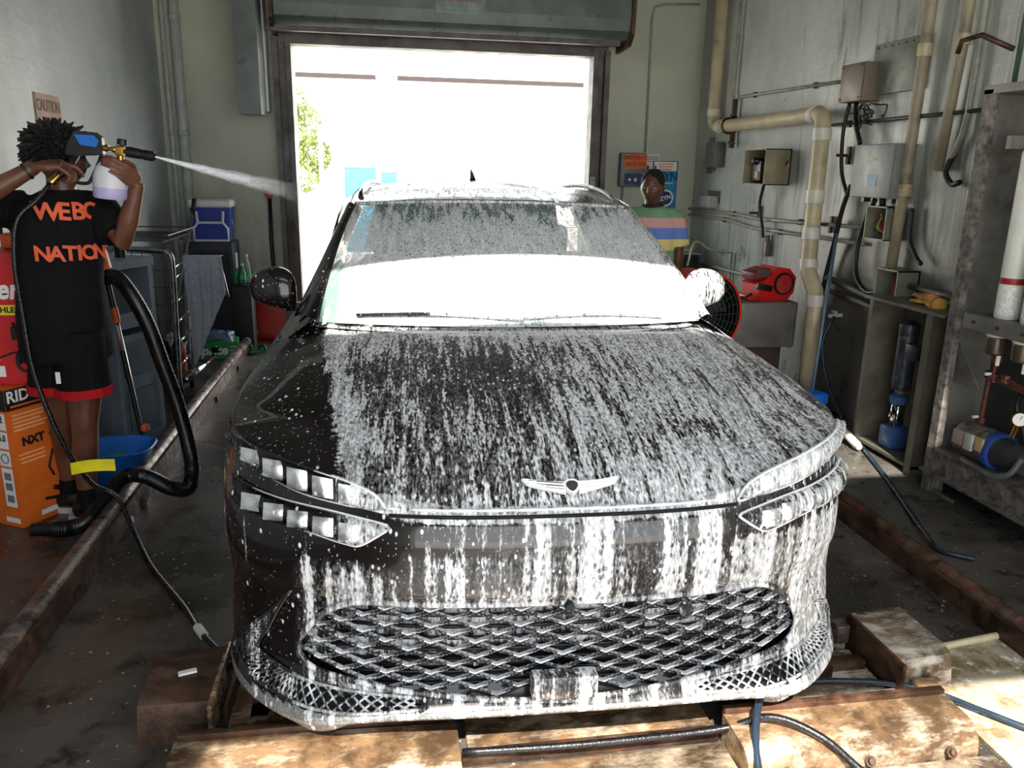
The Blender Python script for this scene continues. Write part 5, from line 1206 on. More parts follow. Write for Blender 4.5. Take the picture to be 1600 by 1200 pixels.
# ---- tank with blower
tk = thing('metal_tank', 'big square grey metal tank on a dark pedestal by the right wall', 'tank', (2.80, 5.72, 0))
MB().box((.02, 0, .58), (.48, .50, .34), bev=.012).build('tank', M('tank_grey', (.45, .43, .40), .45, .3, .2, 5, .2, 25, .45, (.25, .22, .19)), tk, 40)
MB().box((.05, .05, .20), (.34, .36, .40)).build('pedestal', M('maroon_grime', (.30, .22, .20), .6, 0, .2, 5, .2, 30, .5), tk)
MB().box((.225, 0, .58), (.02, .51, .35)).build('flange', M_DIRTY, tk)
bl = thing('air_blower', 'red air blower with round black intake standing on the metal tank', 'blower', (2.90, 5.66, .751), radians(8))
M_REDP = M('red_plastic', (.78, .10, .10), .35, 0, .08)
b = MB(); b.prism([(-.14, 0), (.10, 0), (.15, .06), (.16, .17), (.10, .235), (.0, .25), (-.05, .20), (-.16, .12)], .22, (0, .11, 0), (1, 0, 0), (0, 0, 1)); b.build('housing', M_REDP, bl, 30)
b = MB(); b.lathe([(.085, 0), (.080, .012), (.070, .012), (.068, -.01), (0, -.01)], (.055, -.11, .125), 28, (0, -1, 0), cap=False); b.build('intake_ring', M_BLACK, bl, 50)
b = MB()
for k in range(4): b.tube([V((.055+.017*(k+1)*cos(a), -.118, .125+.017*(k+1)*sin(a))) for a in [2*pi*i/20 for i in range(21)]], .002, 4)
b.build('intake_grille', M_GREYMET, bl, kind='stuff')
MB().box((-.115, 0, .195), (.13, .20, .06), bev=.01, R=(0, -.3, 0)).build('motor_cover', M('dark_red_plastic', (.45, .10, .10), .4), bl, 40)
for k in range(5): MB().box((-.115, -.105, .225-.012*k), (.11, .01, .005)).build('vent_slat', M_GREYMET, bl)
MB().box((-.10, -.10, .10), (.13, .03, .05), bev=.008, R=(0, .2, 0)).build('outlet_box', M_BLACK, bl, 40); MB().box((-.17, 0, .02), (.10, .20, .035), bev=.01).build('foot', M_REDP, bl, 40)
MB().tube([(-.18, -.06, .05), (-.24, -.08, .03), (-.27, -.02, .02), (-.22, .04, .01)], .008, 6, smooth=5).build('cord', M_BLACK, bl, 180)
# ---- drum fan
fn = thing('drum_fan', 'round orange-red drum fan behind the right door mirror', 'fan', (2.16, 5.25, 0), radians(12))
M_FANR = M('orange_red_enamel', (.82, .20, .10), .4, 0, .08)
MB().lathe([(.285, -.13), (.30, -.13), (.30, .13), (.285, .13), (.285, -.13)], (0, 0, .72), 44, (0, 1, 0), cap=False).build('drum', M_FANR, fn, 50)
b = MB()
for k in range(8): b.tube([V((.034*(k+1)*cos(a), -.12, .72+.034*(k+1)*sin(a))) for a in [2*pi*i/28 for i in range(29)]], .0018, 4)
for k in range(24): a = 2*pi*k/24; b.tube([(.03*cos(a), -.121, .72+.03*sin(a)), (.285*cos(a), -.12, .72+.285*sin(a))], .0015, 4)
b.build('grille', M_GREYMET, fn, kind='stuff')
MB().lathe([(.283, -.125), (.283, .12), (0, .12)], (0, 0, .72), 40, (0, 1, 0), cap=False).build('lining', M_BLACK, fn, 50)
for k in range(5): MB().grid(lambda a_, b_: V(((.05+.20*a_)*cos(1.256*k+.75*b_), .0+.06*(b_-.5), .72+(.05+.20*a_)*sin(1.256*k+.75*b_))), 4, 5).build('blade', M_DKMET, fn, 180, solid=.004)
MB().cyl((0, -.08, .72), (0, .08, .72), .06, 18).build('motor', M_BLACK, fn, 40)
for s in (-1, 1): MB().tube([(s*.315, 0, .72), (s*.315, 0, .40), (s*.27, .0, .30), (s*.25, -.22, .02), (s*.25, .22, .02)], .014, 8).build('stand_leg', M_BLACK, fn, 40)
rail_thing('cable', 'pale cable arching over the top of the red fan', 'cable', [(2.15, 5.42, 1.03), (2.35, 5.8, 1.16), (2.7, 6.3, 1.05), (3.2, 7.0, .96)], .008, M('pale_cable', (.70, .75, .60), .5), 6, 7)
# ---- brush, pole
bp_ = thing('wash_brush', 'blue wash brush with long blue-grey pole leaning on the right wall', 'brush', (2.90, 4.90, 0))
MB().cyl((.03, .03, .16), (.31, .42, 1.36), .012, 12).build('pole', M('blue_grey_pole', (.40, .50, .58), .35, .3), bp_, 180)
MB().box((-.01, 0, .175), (.25, .14, .09), bev=.02, rz=.3).build('head', M('bright_blue', (.12, .50, .95), .4), bp_, 40)
b = MB(); rr = random.Random(2)
for k in range(130):
    x, y = rr.uniform(-.09, .09), rr.uniform(-.04, .04); b.tube([(x, y, .15), (x*1.25+rr.uniform(-.01, .01), y*1.4, .0+rr.uniform(0, .02))], [.004, .003], 4)
b.build('bristles', M('light_blue_bristle', (.15, .50, .90), .7), bp_, kind='stuff')
wp = thing('white_wand', 'white plastic wand lying on the floor, its near end in sunlight', 'wand', (2.84, 4.3, 0))
wbuild(MB().tube([(2.99, 5.30, .20), (2.965, 4.85, .12), (2.945, 4.55, .07)], .014, 12), 'tube', M('chrome_white', (.85, .86, .88), .3, .3), wp, smooth=180)
wbuild(MB().tube([(2.947, 4.60, .078), (2.945, 4.57, .072), (2.925, 4.33, .034), (2.922, 4.30, .030)], [.018, .026, .026, .018], 14), 'grip', M('pale_yellow_plastic', (.90, .92, .80), .4), wp, smooth=60)
# wall hose
rail_thing('water_hose', 'dark blue-black hose dropping from the wall and crossing the right floor', 'hose', [(3.16, 5.14, .70), (3.12, 5.13, .64), (3.08, 5.12, .50), (3.09, 5.02, .26), (3.12, 4.86, .08), (3.10, 4.76, .015), (2.96, 4.31, .014), (2.79, 3.80, .014), (2.64, 3.40, .014), (2.52, 3.10, .03), (2.50, 2.98, .014), (2.60, 2.88, .014)], .0125, M('dark_teal_hose', (.12, .17, .22), .3, 0, .2), 8, 7)
t = thing('tap', 'small white tap stub on the wall at the top of the dark hose', 'tap', (3.19, 5.20, .70)); MB().cyl((.06, 0, 0), (-.05, -.02, 0), .014, 10).build('spout', M_WHITE, t, 40); MB().box((-.0, 0, .025), (.02, .05, .015)).build('lever', M_WHITE, t)
# ---- pump cupboard
pc = thing('pump_cupboard', 'open grey steel cupboard holding a dark filter and blue pump', 'cupboard', (3.14, 4.25, 0))
M_CUP = M('cupboard_grey', (.40, .38, .33), .5, .2, .2, 4, .25, 25, .7, (.22, .18, .14))
x0, x1, y0, y1, H_ = 2.99, 3.235, 3.90, 4.47, .94
def cb_(nm, xa, xb, ya, yb, za, zb, mat=M_CUP): return wbuild(MB().box(((xa+xb)/2, (ya+yb)/2, (za+zb)/2), (xb-xa, yb-ya, zb-za)), nm, mat, pc)
cb_('side_panel', x0, x1, y1-.012, y1, .03, H_); cb_('side_panel', x0, x1, y0, y0+.012, .0, H_); cb_('back_panel', x1-.01, x1, y0, y1, .03, H_); cb_('top', x0-.04, x1, y0-.13, y1+.03, H_, H_+.018); cb_('bottom_panel', x0, x1, y0, y1, .03, .05)
cb_('front_strip', x0-.005, x0+.008, y0, y0+.055, .0, H_); cb_('corner_post', x0-.01, x0+.03, y1-.02, y1+.01, 0, H_); cb_('side_panel', x0+.03, x1, y0-.12, y0-.11, .25, H_)
fl_ = thing('filter_canister', 'dark ribbed filter canister standing in the open steel cupboard', 'filter', (3.10, 4.24, .42)); b = MB(); b.lathe([(.052, 0), (.056, .01)]+[(.054+.004*(k % 2), .02+.011*k) for k in range(30)]+[(.058, .36), (.058, .40), (.03, .42)], n=24); b.build('canister', M('streaked_blue_black', (.20, .22, .26), .4, .2, .5, 30, .4, 60, .4, (.55, .55, .52)), fl_, 40); MB().box((-.02, -.10, .25), (.06, .10, .09), bev=.01).build('outlet_box', M_DKMET, fl_, 40)
pu = thing('blue_pump', 'small blue pump with a steel column at the bottom of the cupboard', 'pump', (3.10, 4.24, .05)); M_BLUP = M('pump_blue', (.20, .33, .52), .4, 0, .2, 20, .3, 40, .4); MB().box((0, 0, .07), (.13, .13, .14), bev=.02).build('base', M_BLUP, pu, 40); MB().cyl((0, 0, .14), (0, 0, .29), .04, 16).build('column', M_CHROME, pu, 180); MB().lathe([(.05, 0), (.055, .01), (.055, .045), (.03, .06)], (0, 0, .28), 20).build('collar', M_BLUP, pu, 40); MB().cyl((0, 0, .34), (0, 0, .37), .03, 14).build('neck', M_DIRTY, pu, 180)
for k in range(3): MB().cyl((.05*cos(2*k), .05*sin(2*k), .12), (.05*cos(2*k), .05*sin(2*k), .30), .005, 6).build('tie_rod', M_CHROME, pu)
# gloves
gl = thing('work_gloves', 'pair of worn yellow-brown leather gloves lying on the cupboard top', 'gloves', (3.10, 4.08, .958), radians(70))
for k, (dx, c) in enumerate(((0, (.78, .60, .28)), (.03, (.66, .46, .24)))):
    m_ = M('leather_%d' % k, c, .8, 0, .25, 20, .5, 60); b = MB(); ball(b, (dx-.02, .03*k, .022+.02*k), 1, (.055, .045, .022))
    for q in range(4): b.tube([(dx+.02, -.03+.02*q+.03*k, .02+.02*k), (dx+.07, -.036+.024*q+.03*k, .028+.02*k), (dx+.105, -.04+.026*q+.03*k, .014+.02*k)], [.012, .012, .009], 8)
    b.tube([(dx-.02, .04+.03*k, .02), (dx+.01, .075+.03*k, .018)], [.013, .010], 8); b.tube([(dx-.06, .02*k, .022+.02*k), (dx-.13, .03*k, .02+.02*k)], [.036, .042], 12)
    o = b.build('glove', m_, gl, 60)
# ---- equipment skid at the right edge
sk = thing('equipment_skid', 'tall grey steel filtration skid frame at the right edge', 'skid', (3.1, 3.3, 0))
M_SK = M('skid_grey', (.44, .43, .40), .5, .3, .2, 5, .25, 30, .5, (.26, .22, .18)); M_SKD = M('skid_flaked', (.36, .34, .32), .6, .2, .5, 26, .5, 40, .7, (.58, .54, .50))
def sb(nm, xa, xb, ya, yb, za, zb, mat=M_SK): return wbuild(MB().box(((xa+xb)/2, (ya+yb)/2, (za+zb)/2), (xb-xa, yb-ya, zb-za)), nm, mat, sk)
YE = 3.72
sb('end_panel', 2.95, 3.235, YE-.012, YE, .12, 2.06); sb('corner_post', 2.94, 2.98, YE-.05, YE+.01, 0, 2.08, M_SKD); sb('back_panel', 3.225, 3.235, 2.7, YE, .15, 2.06, M_DKMET); sb('top_rail', 2.94, 3.235, 2.7, YE+.01, 2.06, 2.10)
sb('base_channel', 2.93, 2.96, 2.7, YE, .12, .24, M_SKD); sb('base_deck', 2.93, 3.235, 2.7, YE, .235, .25, M_SKD); sb('base_flange', 2.90, 2.96, 2.7, YE, .115, .13, M_SKD)
for y in (YE-.03, 2.85): sb('leg', 2.95, 3.02, y-.03, y+.03, 0, .12, M_SKD)
sb('leg_brace', 2.96, 2.97, YE-.22, YE-.05, .0, .015); sb('shelf_channel', 2.93, 3.10, 2.7, 3.60, .955, 1.0); sb('shelf_web', 2.925, 2.935, 2.7, 3.60, .93, 1.005); sb('upper_crossbar', 2.94, 3.23, 3.50, 3.53, 1.80, 1.86, M_WHITE if False else M_SK)
for k in range(3): wbuild(MB().cyl((2.925, 3.52-.16*k, .968), (2.915, 3.52-.16*k, .968), .009, 8), 'bolt', M_RUST, sk)
wbuild(MB().prism([(0, 0), (-.20, .0), (-.0, .22)], .008, (3.0, YE-.02, .62), (0, 1, 0), (0, 0, 1)), 'gusset', M_SK, sk)
M_MEM = M('membrane_white', (.84, .84, .80), .4, 0, .05, 6, .1, 20, .2, (.6, .58, .5))
for k, y in enumerate((3.44, 3.27)):
    t = thing('membrane_tube', ('tall white membrane tube with a red label band, left one on the skid shelf', 'tall white membrane tube at the very edge of the frame on the skid shelf')[k], 'tube', (3.03, y, 1.001))
    MB().lathe([(.052, 0), (.056, .01), (.056, .78), (.05, .80)], n=26).build('tube', M_MEM, t, 40); MB().lathe([(.0565, .17), (.0565, .20)], n=26, cap=False).build('red_band', M('label_red', (.60, .10, .12), .5), t, 180); MB().lathe([(.0565, .02), (.0565, .16)], n=26, cap=False).build('white_label', M('label_print', (.86, .86, .83), .5, 0, .2, 90), t, 180)
    t = thing('filter_bowl', ('brown-capped filter bowl hanging under the shelf below the left tube', 'brown-capped filter bowl under the shelf at the frame edge')[k], 'filter', (3.0, y, .82)); MB().lathe([(.035, 0), (.045, .01), (.048, .08), (.045, .09)], n=22).build('bowl', M('brown_bowl', (.30, .25, .20), .35, .2), t, 40); MB().lathe([(.047, .09), (.052, .10), (.052, .12), (.046, .134)], n=22).build('cap', M_MEM, t, 40); MB().cyl((.0, -.03, -.05), (0, -.03, .0), .010, 8).build('drain', M_WHITE, t)
mo = thing('electric_motor', 'grimy electric motor with a blue ring on the skid base', 'motor', (3.02, 3.38, .251))
ax = (0, -1, 0)
MB().lathe([(.05, -.19), (.085, -.175), (.092, -.15), (.092, .02), (.088, .03)], (0, 0, .10), 28, ax).build('casing', M('motor_flaked', (.34, .31, .29), .5, .3, .6, 30, .5, 50, .7, (.62, .55, .50)), mo, 40)
MB().lathe([(.094, .03), (.098, .035), (.098, .075), (.094, .08)], (0, 0, .10), 28, ax).build('blue_ring', M('ring_blue', (.14, .24, .50), .4, 0, .2, 20), mo, 40)
MB().lathe([(.08, .08), (.07, .12), (.075, .20), (.06, .24)], (0, 0, .10), 24, ax).build('pump_head', M_DKMET, mo, 40)
MB().box((-.088, .12, .12), (.02, .07, .075), bev=.004).build('rating_plate', M('pink_plate', (.66, .55, .52), .5), mo, 40); MB().box((-.092, .04, .12), (.02, .06, .085), bev=.004).build('white_plate', M('worn_white_plate', (.72, .71, .68), .5), mo, 40); MB().box((-.092, -.03, .13), (.012, .05, .07)).build('yellow_label', M('tan_label', (.70, .60, .40), .5), mo)
MB().box((0, 0, .005), (.15, .26, .02)).build('foot', M_SKD, mo)
MB().tube([(-.10, .06, .02), (-.115, -.04, .0+.02), (-.11, -.16, .015), (-.09, -.24, .05), (-.06, -.27, .14)], .013, 8, smooth=8, ribs=.1).build('flexible_conduit', M_GREYMET, mo, 60)
rail_thing('cable', 'thick black cable curling down inside the skid behind the gauge', 'cable', [(3.12, 3.10, .80), (3.06, 3.24, .72), (3.05, 3.30, .60), (3.06, 3.24, .48), (3.05, 3.18, .40)], .015, M_BLACKR, 8, 6)
ga = thing('pressure_gauge', 'round pressure gauge with a white dial in the skid', 'gauge', (3.0, 3.215, .555)); MB().lathe([(.034, 0), (.036, .004), (.036, .022), (.032, .026), (.031, .020), (0, .020)], n=26, axis=(-.5, -.85, .1)).build('case', M_BRASS, ga, 40)
MB().lathe([(.030, .0205), (.0, .0208)], n=24, axis=(-.5, -.85, .1), cap=False).build('dial', M_WHITE, ga); d_ = V((-.5, -.85, .1)).normalized()*.0225; MB().tube([d_, d_+V((.008, -.004, .018))], .0012, 5).build('needle', M_PRK, ga); MB().cyl((0, .0, -.03), (0, .02, -.10), .012, 8).build('stem', M_BRASS, ga)
M_CPR = M('corroded_fitting', (.40, .22, .18), .5, .3, .3, 20, .4, 50, .5)
for k, (pts, r) in enumerate((([(3.02, 3.44, .80), (3.02, 3.44, .70), (3.02, 3.20, .68)], .016), ([(3.05, 3.50, .70), (3.06, 3.52, .45), (3.06, 3.52, .26)], .014), ([(3.0, 3.34, .72), (3.03, 3.05, .66), (3.03, 2.95, .60)], .012))):
    t = thing('skid_pipework', ('corroded red valve pipe below the filter bowls', 'corroded upright pipe between the end panel and motor', 'small corroded pipe leading out of frame')[k], 'pipe', pts[0]); wbuild(MB().tube(pts, r, 10), 'pipe', M_CPR, t, smooth=60)
    for p in pts[:2]: wbuild(MB().lathe([(r*1.2, -.02), (r*1.7, -.018), (r*1.7, .018), (r*1.2, .02)], p, 8), 'fitting', M_CPR, t)
    wbuild(MB().cyl(V(pts[1])+V((-.02, 0, .02)), V(pts[1])+V((-.05, 0, .02)), .008, 8), 'valve_stem', M_WHITE, t)
rail_thing('cable', 'rusty rod hook hanging at the top right of the wall', 'hook', [(3.2, 3.9, 2.30), (3.1, 4.02, 2.38), (3.05, 4.1, 2.36), (3.05, 4.12, 2.30)], .014, M_RUST, 8)
rail_thing('conduit', 'greenish upright conduit above the skid', 'conduit', [(3.2, 3.86, 2.10), (3.2, 3.84, 4.0)], .013, M('green_conduit', (.30, .38, .33), .5), 8)
# right guide rail
gr2 = thing('guide_rail', 'rusty guide rail along the track on the right side of the car', 'rail', (2.28, 4.5, 0))
wbuild(MB().tube([(2.285, .6, .075), (2.30, 4.0, .075), (2.32, 8.05, .075)], .040, 14), 'pipe', M_RUST, gr2, smooth=180); wbuild(MB().box((2.25, 4.3, .045), (.016, 7.5, .09), rz=-.004), 'kerb_plate', M_RUST, gr2)
# ---- back wall right
es = thing('emergency_stop_box', 'grey emergency shut-off box with orange sign on the back wall', 'control box', (2.56, YB, 1.52))
MB().box((0, -.05, .16), (.27, .10, .33), bev=.012).build('box', M('grey_box', (.42, .43, .44), .45, .1), es, 40)
MB().box((.02, -.1015, .245), (.235, .003, .14)).build('orange_sign', M('orange_sign', (.86, .40, .14), .5), es)
M_SGN = M('dark_orange_print', (.60, .18, .08), .6)
text('lettering', 'EMERGENCY', .052, M_SGN, es, (.02, -.1045, .28), (1, 0, 0), (0, 0, 1), bold=.0012, sx=.80); text('lettering', 'SHUT-OFF', .052, M_SGN, es, (.02, -.1045, .215), (1, 0, 0), (0, 0, 1), bold=.0012, sx=.88)
MB().box((.02, -.1015, .07), (.22, .003, .11)).build('blue_plate', M('navy_plate', (.16, .20, .40), .5), es); MB().cyl((-.04, -.10, .065), (-.04, -.125, .065), .013, 14).build('button', M_WHITE, es, 40); MB().cyl((.02, -.10, .065), (.02, -.13, .065), .019, 16).build('selector', M_CHROME, es, 40)
rail_thing('conduit', 'thin conduit dropping from above to the emergency shut-off box', 'conduit', [(3.17, YB-.02, 3.27), (2.80, YB-.02, 3.25), (2.71, YB-.02, 3.22), (2.69, YB-.02, 3.12), (2.70, YB-.02, 1.86)], .011, M_COND, 8)
rail_thing('conduit', 'thin conduit leaving the bottom of the emergency shut-off box', 'conduit', [(2.48, YB-.03, 1.52), (2.48, YB-.02, .2)], .009, M_COND, 8)
t = thing('paper_notice', 'white paper notice between the shut-off box and the poster', 'notice', (2.79, YB, 1.78)); MB().box((0, -.004, 0), (.15, .004, .13)).build('sheet', M('paper', (.80, .80, .80), .7), t)
for k in range(3): MB().box((0, -.0065, .03-.02*k), (.11, .001, .007)).build('print_line', M_GRYP, t)
for x in (-.05, .03): MB().box((x, -.012, -.085), (.015, .02, .07)).build('clip', M_BLACK, t)
po = thing('poster', 'blue and white poster with a round logo on the back wall', 'poster', (2.93, YB, 1.29))
MB().box((0, -.006, .24), (.27, .010, .49)).build('frame', M('poster_dark_edge', (.18, .30, .36), .5), po); MB().box((0, -.0115, .195), (.255, .003, .385)).build('blue_field', M('poster_blue', (.10, .52, .72), .5), po); MB().box((0, -.0115, .43), (.245, .003, .095)).build('white_field', M_PRW, po)
M_NV = M('poster_navy', (.08, .18, .38), .5)
text('lettering', 'ZYN', .115, M_NV, po, (.03, -.0135, .325), (1, 0, 0), (0, 0, 1), bold=.003, sx=.95); MB().lathe([(.085, 0), (.085, .003), (0, .003)], (.02, -.013, .115), 36, (0, -1, 0), cap=False).build('roundel', M_PRW, po); MB().lathe([(.068, .004), (0, .0045)], (.02, -.013, .115), 36, (0, -1, 0), cap=False).build('roundel_centre', M_NV, po)
text('lettering', 'ZYN', .058, M_PRW, po, (.02, -.0185, .115), (cos(.25), 0, sin(.25)), (-sin(.25), 0, cos(.25)), bold=.002)
for k in range(3): MB().box((0, -.0135, .455-.026*k), (.17-.02*k, .001, .009)).build('print_line', M('print_orange', (.80, .45, .25), .6), po)
MB().box((.02, -.0135, .265), (.14, .001, .008)).build('print_line', M_PRW, po)
t = thing('red_notice', 'small red notice below the blue poster', 'notice', (3.04, YB, 1.20)); MB().box((0, -.004, 0), (.13, .005, .12)).build('sheet', M('notice_red', (.66, .14, .16), .6), t)
dk = thing('black_cabinet', 'black cabinet with a pale top in the back right corner', 'cabinet', (2.93, 7.72, 0)); MB().box((0, 0, .44), (.36, .34, .88), bev=.01).build('body', M('navy_black', (.09, .10, .13), .55), dk, 40); MB().box((0, 0, .893), (.39, .37, .02), bev=.005).build('top', M('pale_top', (.58, .58, .56), .5), dk, 40)
pb_ = thing('document_tray', 'pale document tray standing on the black cabinet', 'tray', (2.90, 7.70, .904)); MB().box((0, 0, .02), (.24, .22, .035), bev=.004).build('tray', M('tray_grey', (.66, .66, .64), .5), pb_, 40); MB().box((0, .03, .055), (.20, .15, .03), bev=.003).build('papers', M('paper', (.80, .80, .80), .7), pb_, 40)
MJ = thing('jamb_switch', 'small pale switch on the right door jamb', 'switch', (2.12, YB-.17, 1.55)); MB().box((0, 0, 0), (.05, .04, .12), bev=.006).build('body', M('pale_box', (.66, .67, .65), .5), MJ, 40); MB().cyl((0, -.02, .02), (0, -.03, .02), .01, 8).build('button', M_REDP, MJ)
# ------------------------------------------------------------------ person beyond the car (right)
P2 = thing('person', 'person in a pastel striped T-shirt standing behind the right side of the car', 'person', (1.93, 5.6, 0)); P2['_skin'] = 'brown_skin'
M_SKIN2 = skinmat('brown_skin', (.38, .24, .17)); bx_, by_ = 1.93, 5.60
TB = radians(-14)
mb = MB()
loft(mb, [((bx_, by_, .84), .155, .115, TB), ((bx_, by_, .95), .150, .112, TB), ((bx_, by_, 1.10), .145, .105, TB), ((bx_, by_, 1.25), .165, .108, TB), ((bx_, by_, 1.36), .170, .10, TB), ((bx_, by_, 1.40), .13, .08, TB), ((bx_, by_, 1.43), .065, .06, TB)])
mb.tube([(bx_, by_+.01, 1.38), (bx_-.01, by_-.01, 1.50)], [.060, .054], 12)
hc2 = V((bx_-.02, by_-.02, 1.558)); f2, r2, u2 = head(mb, hc2, radians(238), -.10, 1.02)
for s in (-1, 1):
    sx = V((s*cos(TB), s*sin(TB), 0)); sh_2 = V((bx_, by_, 1.345))+sx*.175; e_2 = sh_2+sx*.035+V((0, .02, -.28)); w_2 = e_2+V((-.05*s, -.10, -.22))
    mb.tube([sh_2, sh_2.lerp(e_2, .5), e_2, e_2.lerp(w_2, .35), w_2], [.052, .047, .042, .040, .027], 12)
    hand(mb, w_2, (-.1*s, -.25, -1), (-s, .1, 0), .35, .95, s, thumb=.4)
    mb.tube([(bx_+s*.08, by_, .90), (bx_+s*.09, by_, .48), (bx_+s*.09, by_+.01, .10), (bx_+s*.09, by_, .05)], [.09, .06, .04, .038], 14)
    mb.tube([(bx_+s*.09, by_+.04, .04), (bx_+s*.10, by_-.16, .035)], [.038, .03], 10)
remesh(wbuild(mb, 'body', M_SKIN2, P2), .0055, 2)
eyes(P2, hc2, f2, r2, u2, M_EYEW, M_IRIS, 1.02)
mb = MB()
loft(mb, [((bx_, by_, .88), .182, .140, TB), ((bx_, by_, 1.0), .176, .134, TB), ((bx_, by_, 1.15), .172, .128, TB), ((bx_, by_, 1.27), .184, .124, TB), ((bx_, by_, 1.36), .190, .112, TB), ((bx_, by_, 1.405), .150, .09, TB), ((bx_, by_, 1.43), .085, .068, TB)], 28)
for s in (-1, 1):
    sx = V((s*cos(TB), s*sin(TB), 0)); a_ = V((bx_, by_, 1.345))+sx*.165; b_ = a_+sx*.038+V((0, .015, -.19)); mb.tube([a_-sx*.05+V((0, 0, .01)), a_, a_.lerp(b_, .5), b_], [.072, .072, .076, .082], 16)
ST = clothmat('striped_cotton', (.50, .66, .50), [(1.285, 1.352, (.86, .66, .63)), (1.205, 1.285, (.42, .54, .80)), (1.125, 1.205, (.90, .84, .55)), (.95, 1.02, (.86, .66, .63))])
remesh(wbuild(mb, 'tshirt', ST, P2), .008, 3)
mb = MB(); mb.tube([V((bx_-.004+.072*cos(a), by_-.012+.070*sin(a), 1.437+.010*sin(a+1.2))) for a in [2*pi*i/24 for i in range(25)]], .011, 8); wbuild(mb, 'collar', M('dark_collar', (.13, .12, .16), .8), P2, smooth=180)
mb = MB(); loft(mb, [((bx_, by_, .97), .172, .13, TB), ((bx_, by_, .80), .178, .135, TB)])
for s in (-1, 1): loft(mb, [((bx_+s*.085, by_, .86), .10, .11, TB), ((bx_+s*.09, by_, .50), .075, .08, TB), ((bx_+s*.09, by_, .09), .06, .065, TB)])
remesh(wbuild(mb, 'trousers', M_SHORT, P2), .009, 3)
for s in (-1, 1): wbuild(MB().tube([(bx_+s*.09, by_+.05, .045), (bx_+s*.095, by_-.08, .045), (bx_+s*.10, by_-.18, .035)], [.045, .046, .036], 12), 'shoe', M_SHOE, P2, smooth=60)
mb = MB(); R_ = MX((r2, f2, u2)).transposed(); hcc = hc2-f2*.014+u2*.042
ball(mb, hcc, 1, (.083, .098, .086), R_, 20)
mb.v = [tuple(V(v)+(V(v)-hcc)*.04*math.sin(60*v[0])*math.sin(70*v[2])) for v in mb.v]
# trim the face side: keep hair off brow and below ears
keep = []
mb.v = [tuple(V(v)-f2*max(0, (V(v)-hc2).dot(f2)-.060)*.9) if (V(v)-hc2).dot(u2) < .075 else v for v in mb.v]
mb.v = [tuple(V(v)+u2*max(0, .0-(V(v)-hc2).dot(u2))*.85-(r2*((V(v)-hc2).dot(r2))*.12 if (V(v)-hc2).dot(u2) < .0 else V((0, 0, 0)))) for v in mb.v]
wbuild(mb, 'hair', M('short_black_hair', (.03, .028, .028), .8, 0, .3, 60, .8, 140), P2, smooth=180)
for s in (-1, 1): wbuild(MB().tube([hc2+f2*.086+r2*(s*.014)+u2*.030, hc2+f2*.084+r2*(s*.032)+u2*.036, hc2+f2*.070+r2*(s*.050)+u2*.028], [.003, .0045, .002], 6, smooth=3), 'eyebrow', M_HAIR, P2, smooth=180)
wbuild(MB().tube([hc2+f2*.094+r2*-.022-u2*.060, hc2+f2*.101-u2*.062, hc2+f2*.094+r2*.022-u2*.060], [.002, .0032, .002], 6, smooth=3), 'mouth', M('lip_brown', (.30, .15, .13), .5), P2, smooth=180)
# ------------------------------------------------------------------ conveyor hardware in front of the car
def fbox(t, nm, xa, xb, ya, yb, za, zb, mat, bev=.004, R=None): return wbuild(MB().box(((xa+xb)/2, (ya+yb)/2, (za+zb)/2), (xb-xa, yb-ya, zb-za), bev=bev, R=R), nm, mat, t, smooth=40)
def half_round(t, nm, xa, xb, y, z, r, ztop, mat, tilt=0.):
    """folded ramp plate: flat top, rounded front"""
    prof = [(.10, 0), (.10, ztop)]+[(-.02-r*sin(a), ztop-r+r*cos(a)) for a in [pi/2*i/8 for i in range(9)]]+[(-.02-r, 0)]
    prof = [(a, b) for a, b in prof][::-1]
    P = V((xa, y, z)); X = V((0, 1, 0)); m = MB(); n = len(prof); L_ = xb-xa
    vs = [P+V((0, a, b)) for a, b in prof]+[P+V((L_, a+tilt, b)) for a, b in prof]
    m.add(vs, [tuple(range(n)), tuple(range(n, 2*n))[::-1]]+[(i, (i+1) % n, (i+1) % n+n, i+n) for i in range(n)]); return wbuild(m, nm, mat, t, smooth=40)
M_WETW = rusty('wet_whitened_steel', (.62, .55, .46), (.42, .34, .27), (.88, .86, .82), .85, .25)
L1 = thing('ramp_plate', 'long rusty folded steel plate in front of the car on the left', 'plate', (-.2, 1.93, 0))
half_round(L1, 'plate', -.60, .19, 1.93, 0, .07, .095, M_RUSTWET_SUN, -.03); fbox(L1, 'edge_strip', -.59, .18, 2.02, 2.045, .06, .115, M_RUST)
L2 = thing('ramp_plate', 'long rusty folded steel plate in front of the car on the right', 'plate', (1.3, 1.9, 0))
half_round(L2, 'plate', .985, 1.72, 1.83, 0, .07, .095, M_RUSTWET_SUN, .02); fbox(L2, 'edge_strip', .99, 1.72, 1.925, 1.95, .06, .112, M_RUST)
for t, xs, y in ((L1, (-.42, -.12, .10), 1.845), (L2, (1.10, 1.36, 1.62), 1.755)):
    for x in xs:
        wbuild(MB().lathe([(.017, 0), (.017, .012), (.010, .012), (.010, .022), (0, .023)], (x, y, .03), 8, (0, -.8, .6)), 'bolt', M_RUST, t)
MP = thing('floor_plate', 'flat rusty steel plates bridging the pit between the two folded plates', 'plate', (.6, 1.9, 0))
fbox(MP, 'plate', .20, .98, 1.55, 1.90, .0, .018, M_RUSTWET_SUN); fbox(MP, 'plate', .22, .97, 1.955, 2.12, .0, .035, M_RUSTWET_SUN); fbox(MP, 'cross_bar', .20, .98, 1.925, 1.95, .0, .045, M_RUST)  # both plates: sunlit ochre comes from the rust colour itself
for x in (.34, .72): wbuild(MB().cyl((x, 1.75, .018), (x, 1.75, .03), .011, 6), 'bolt', M_RUST, MP)
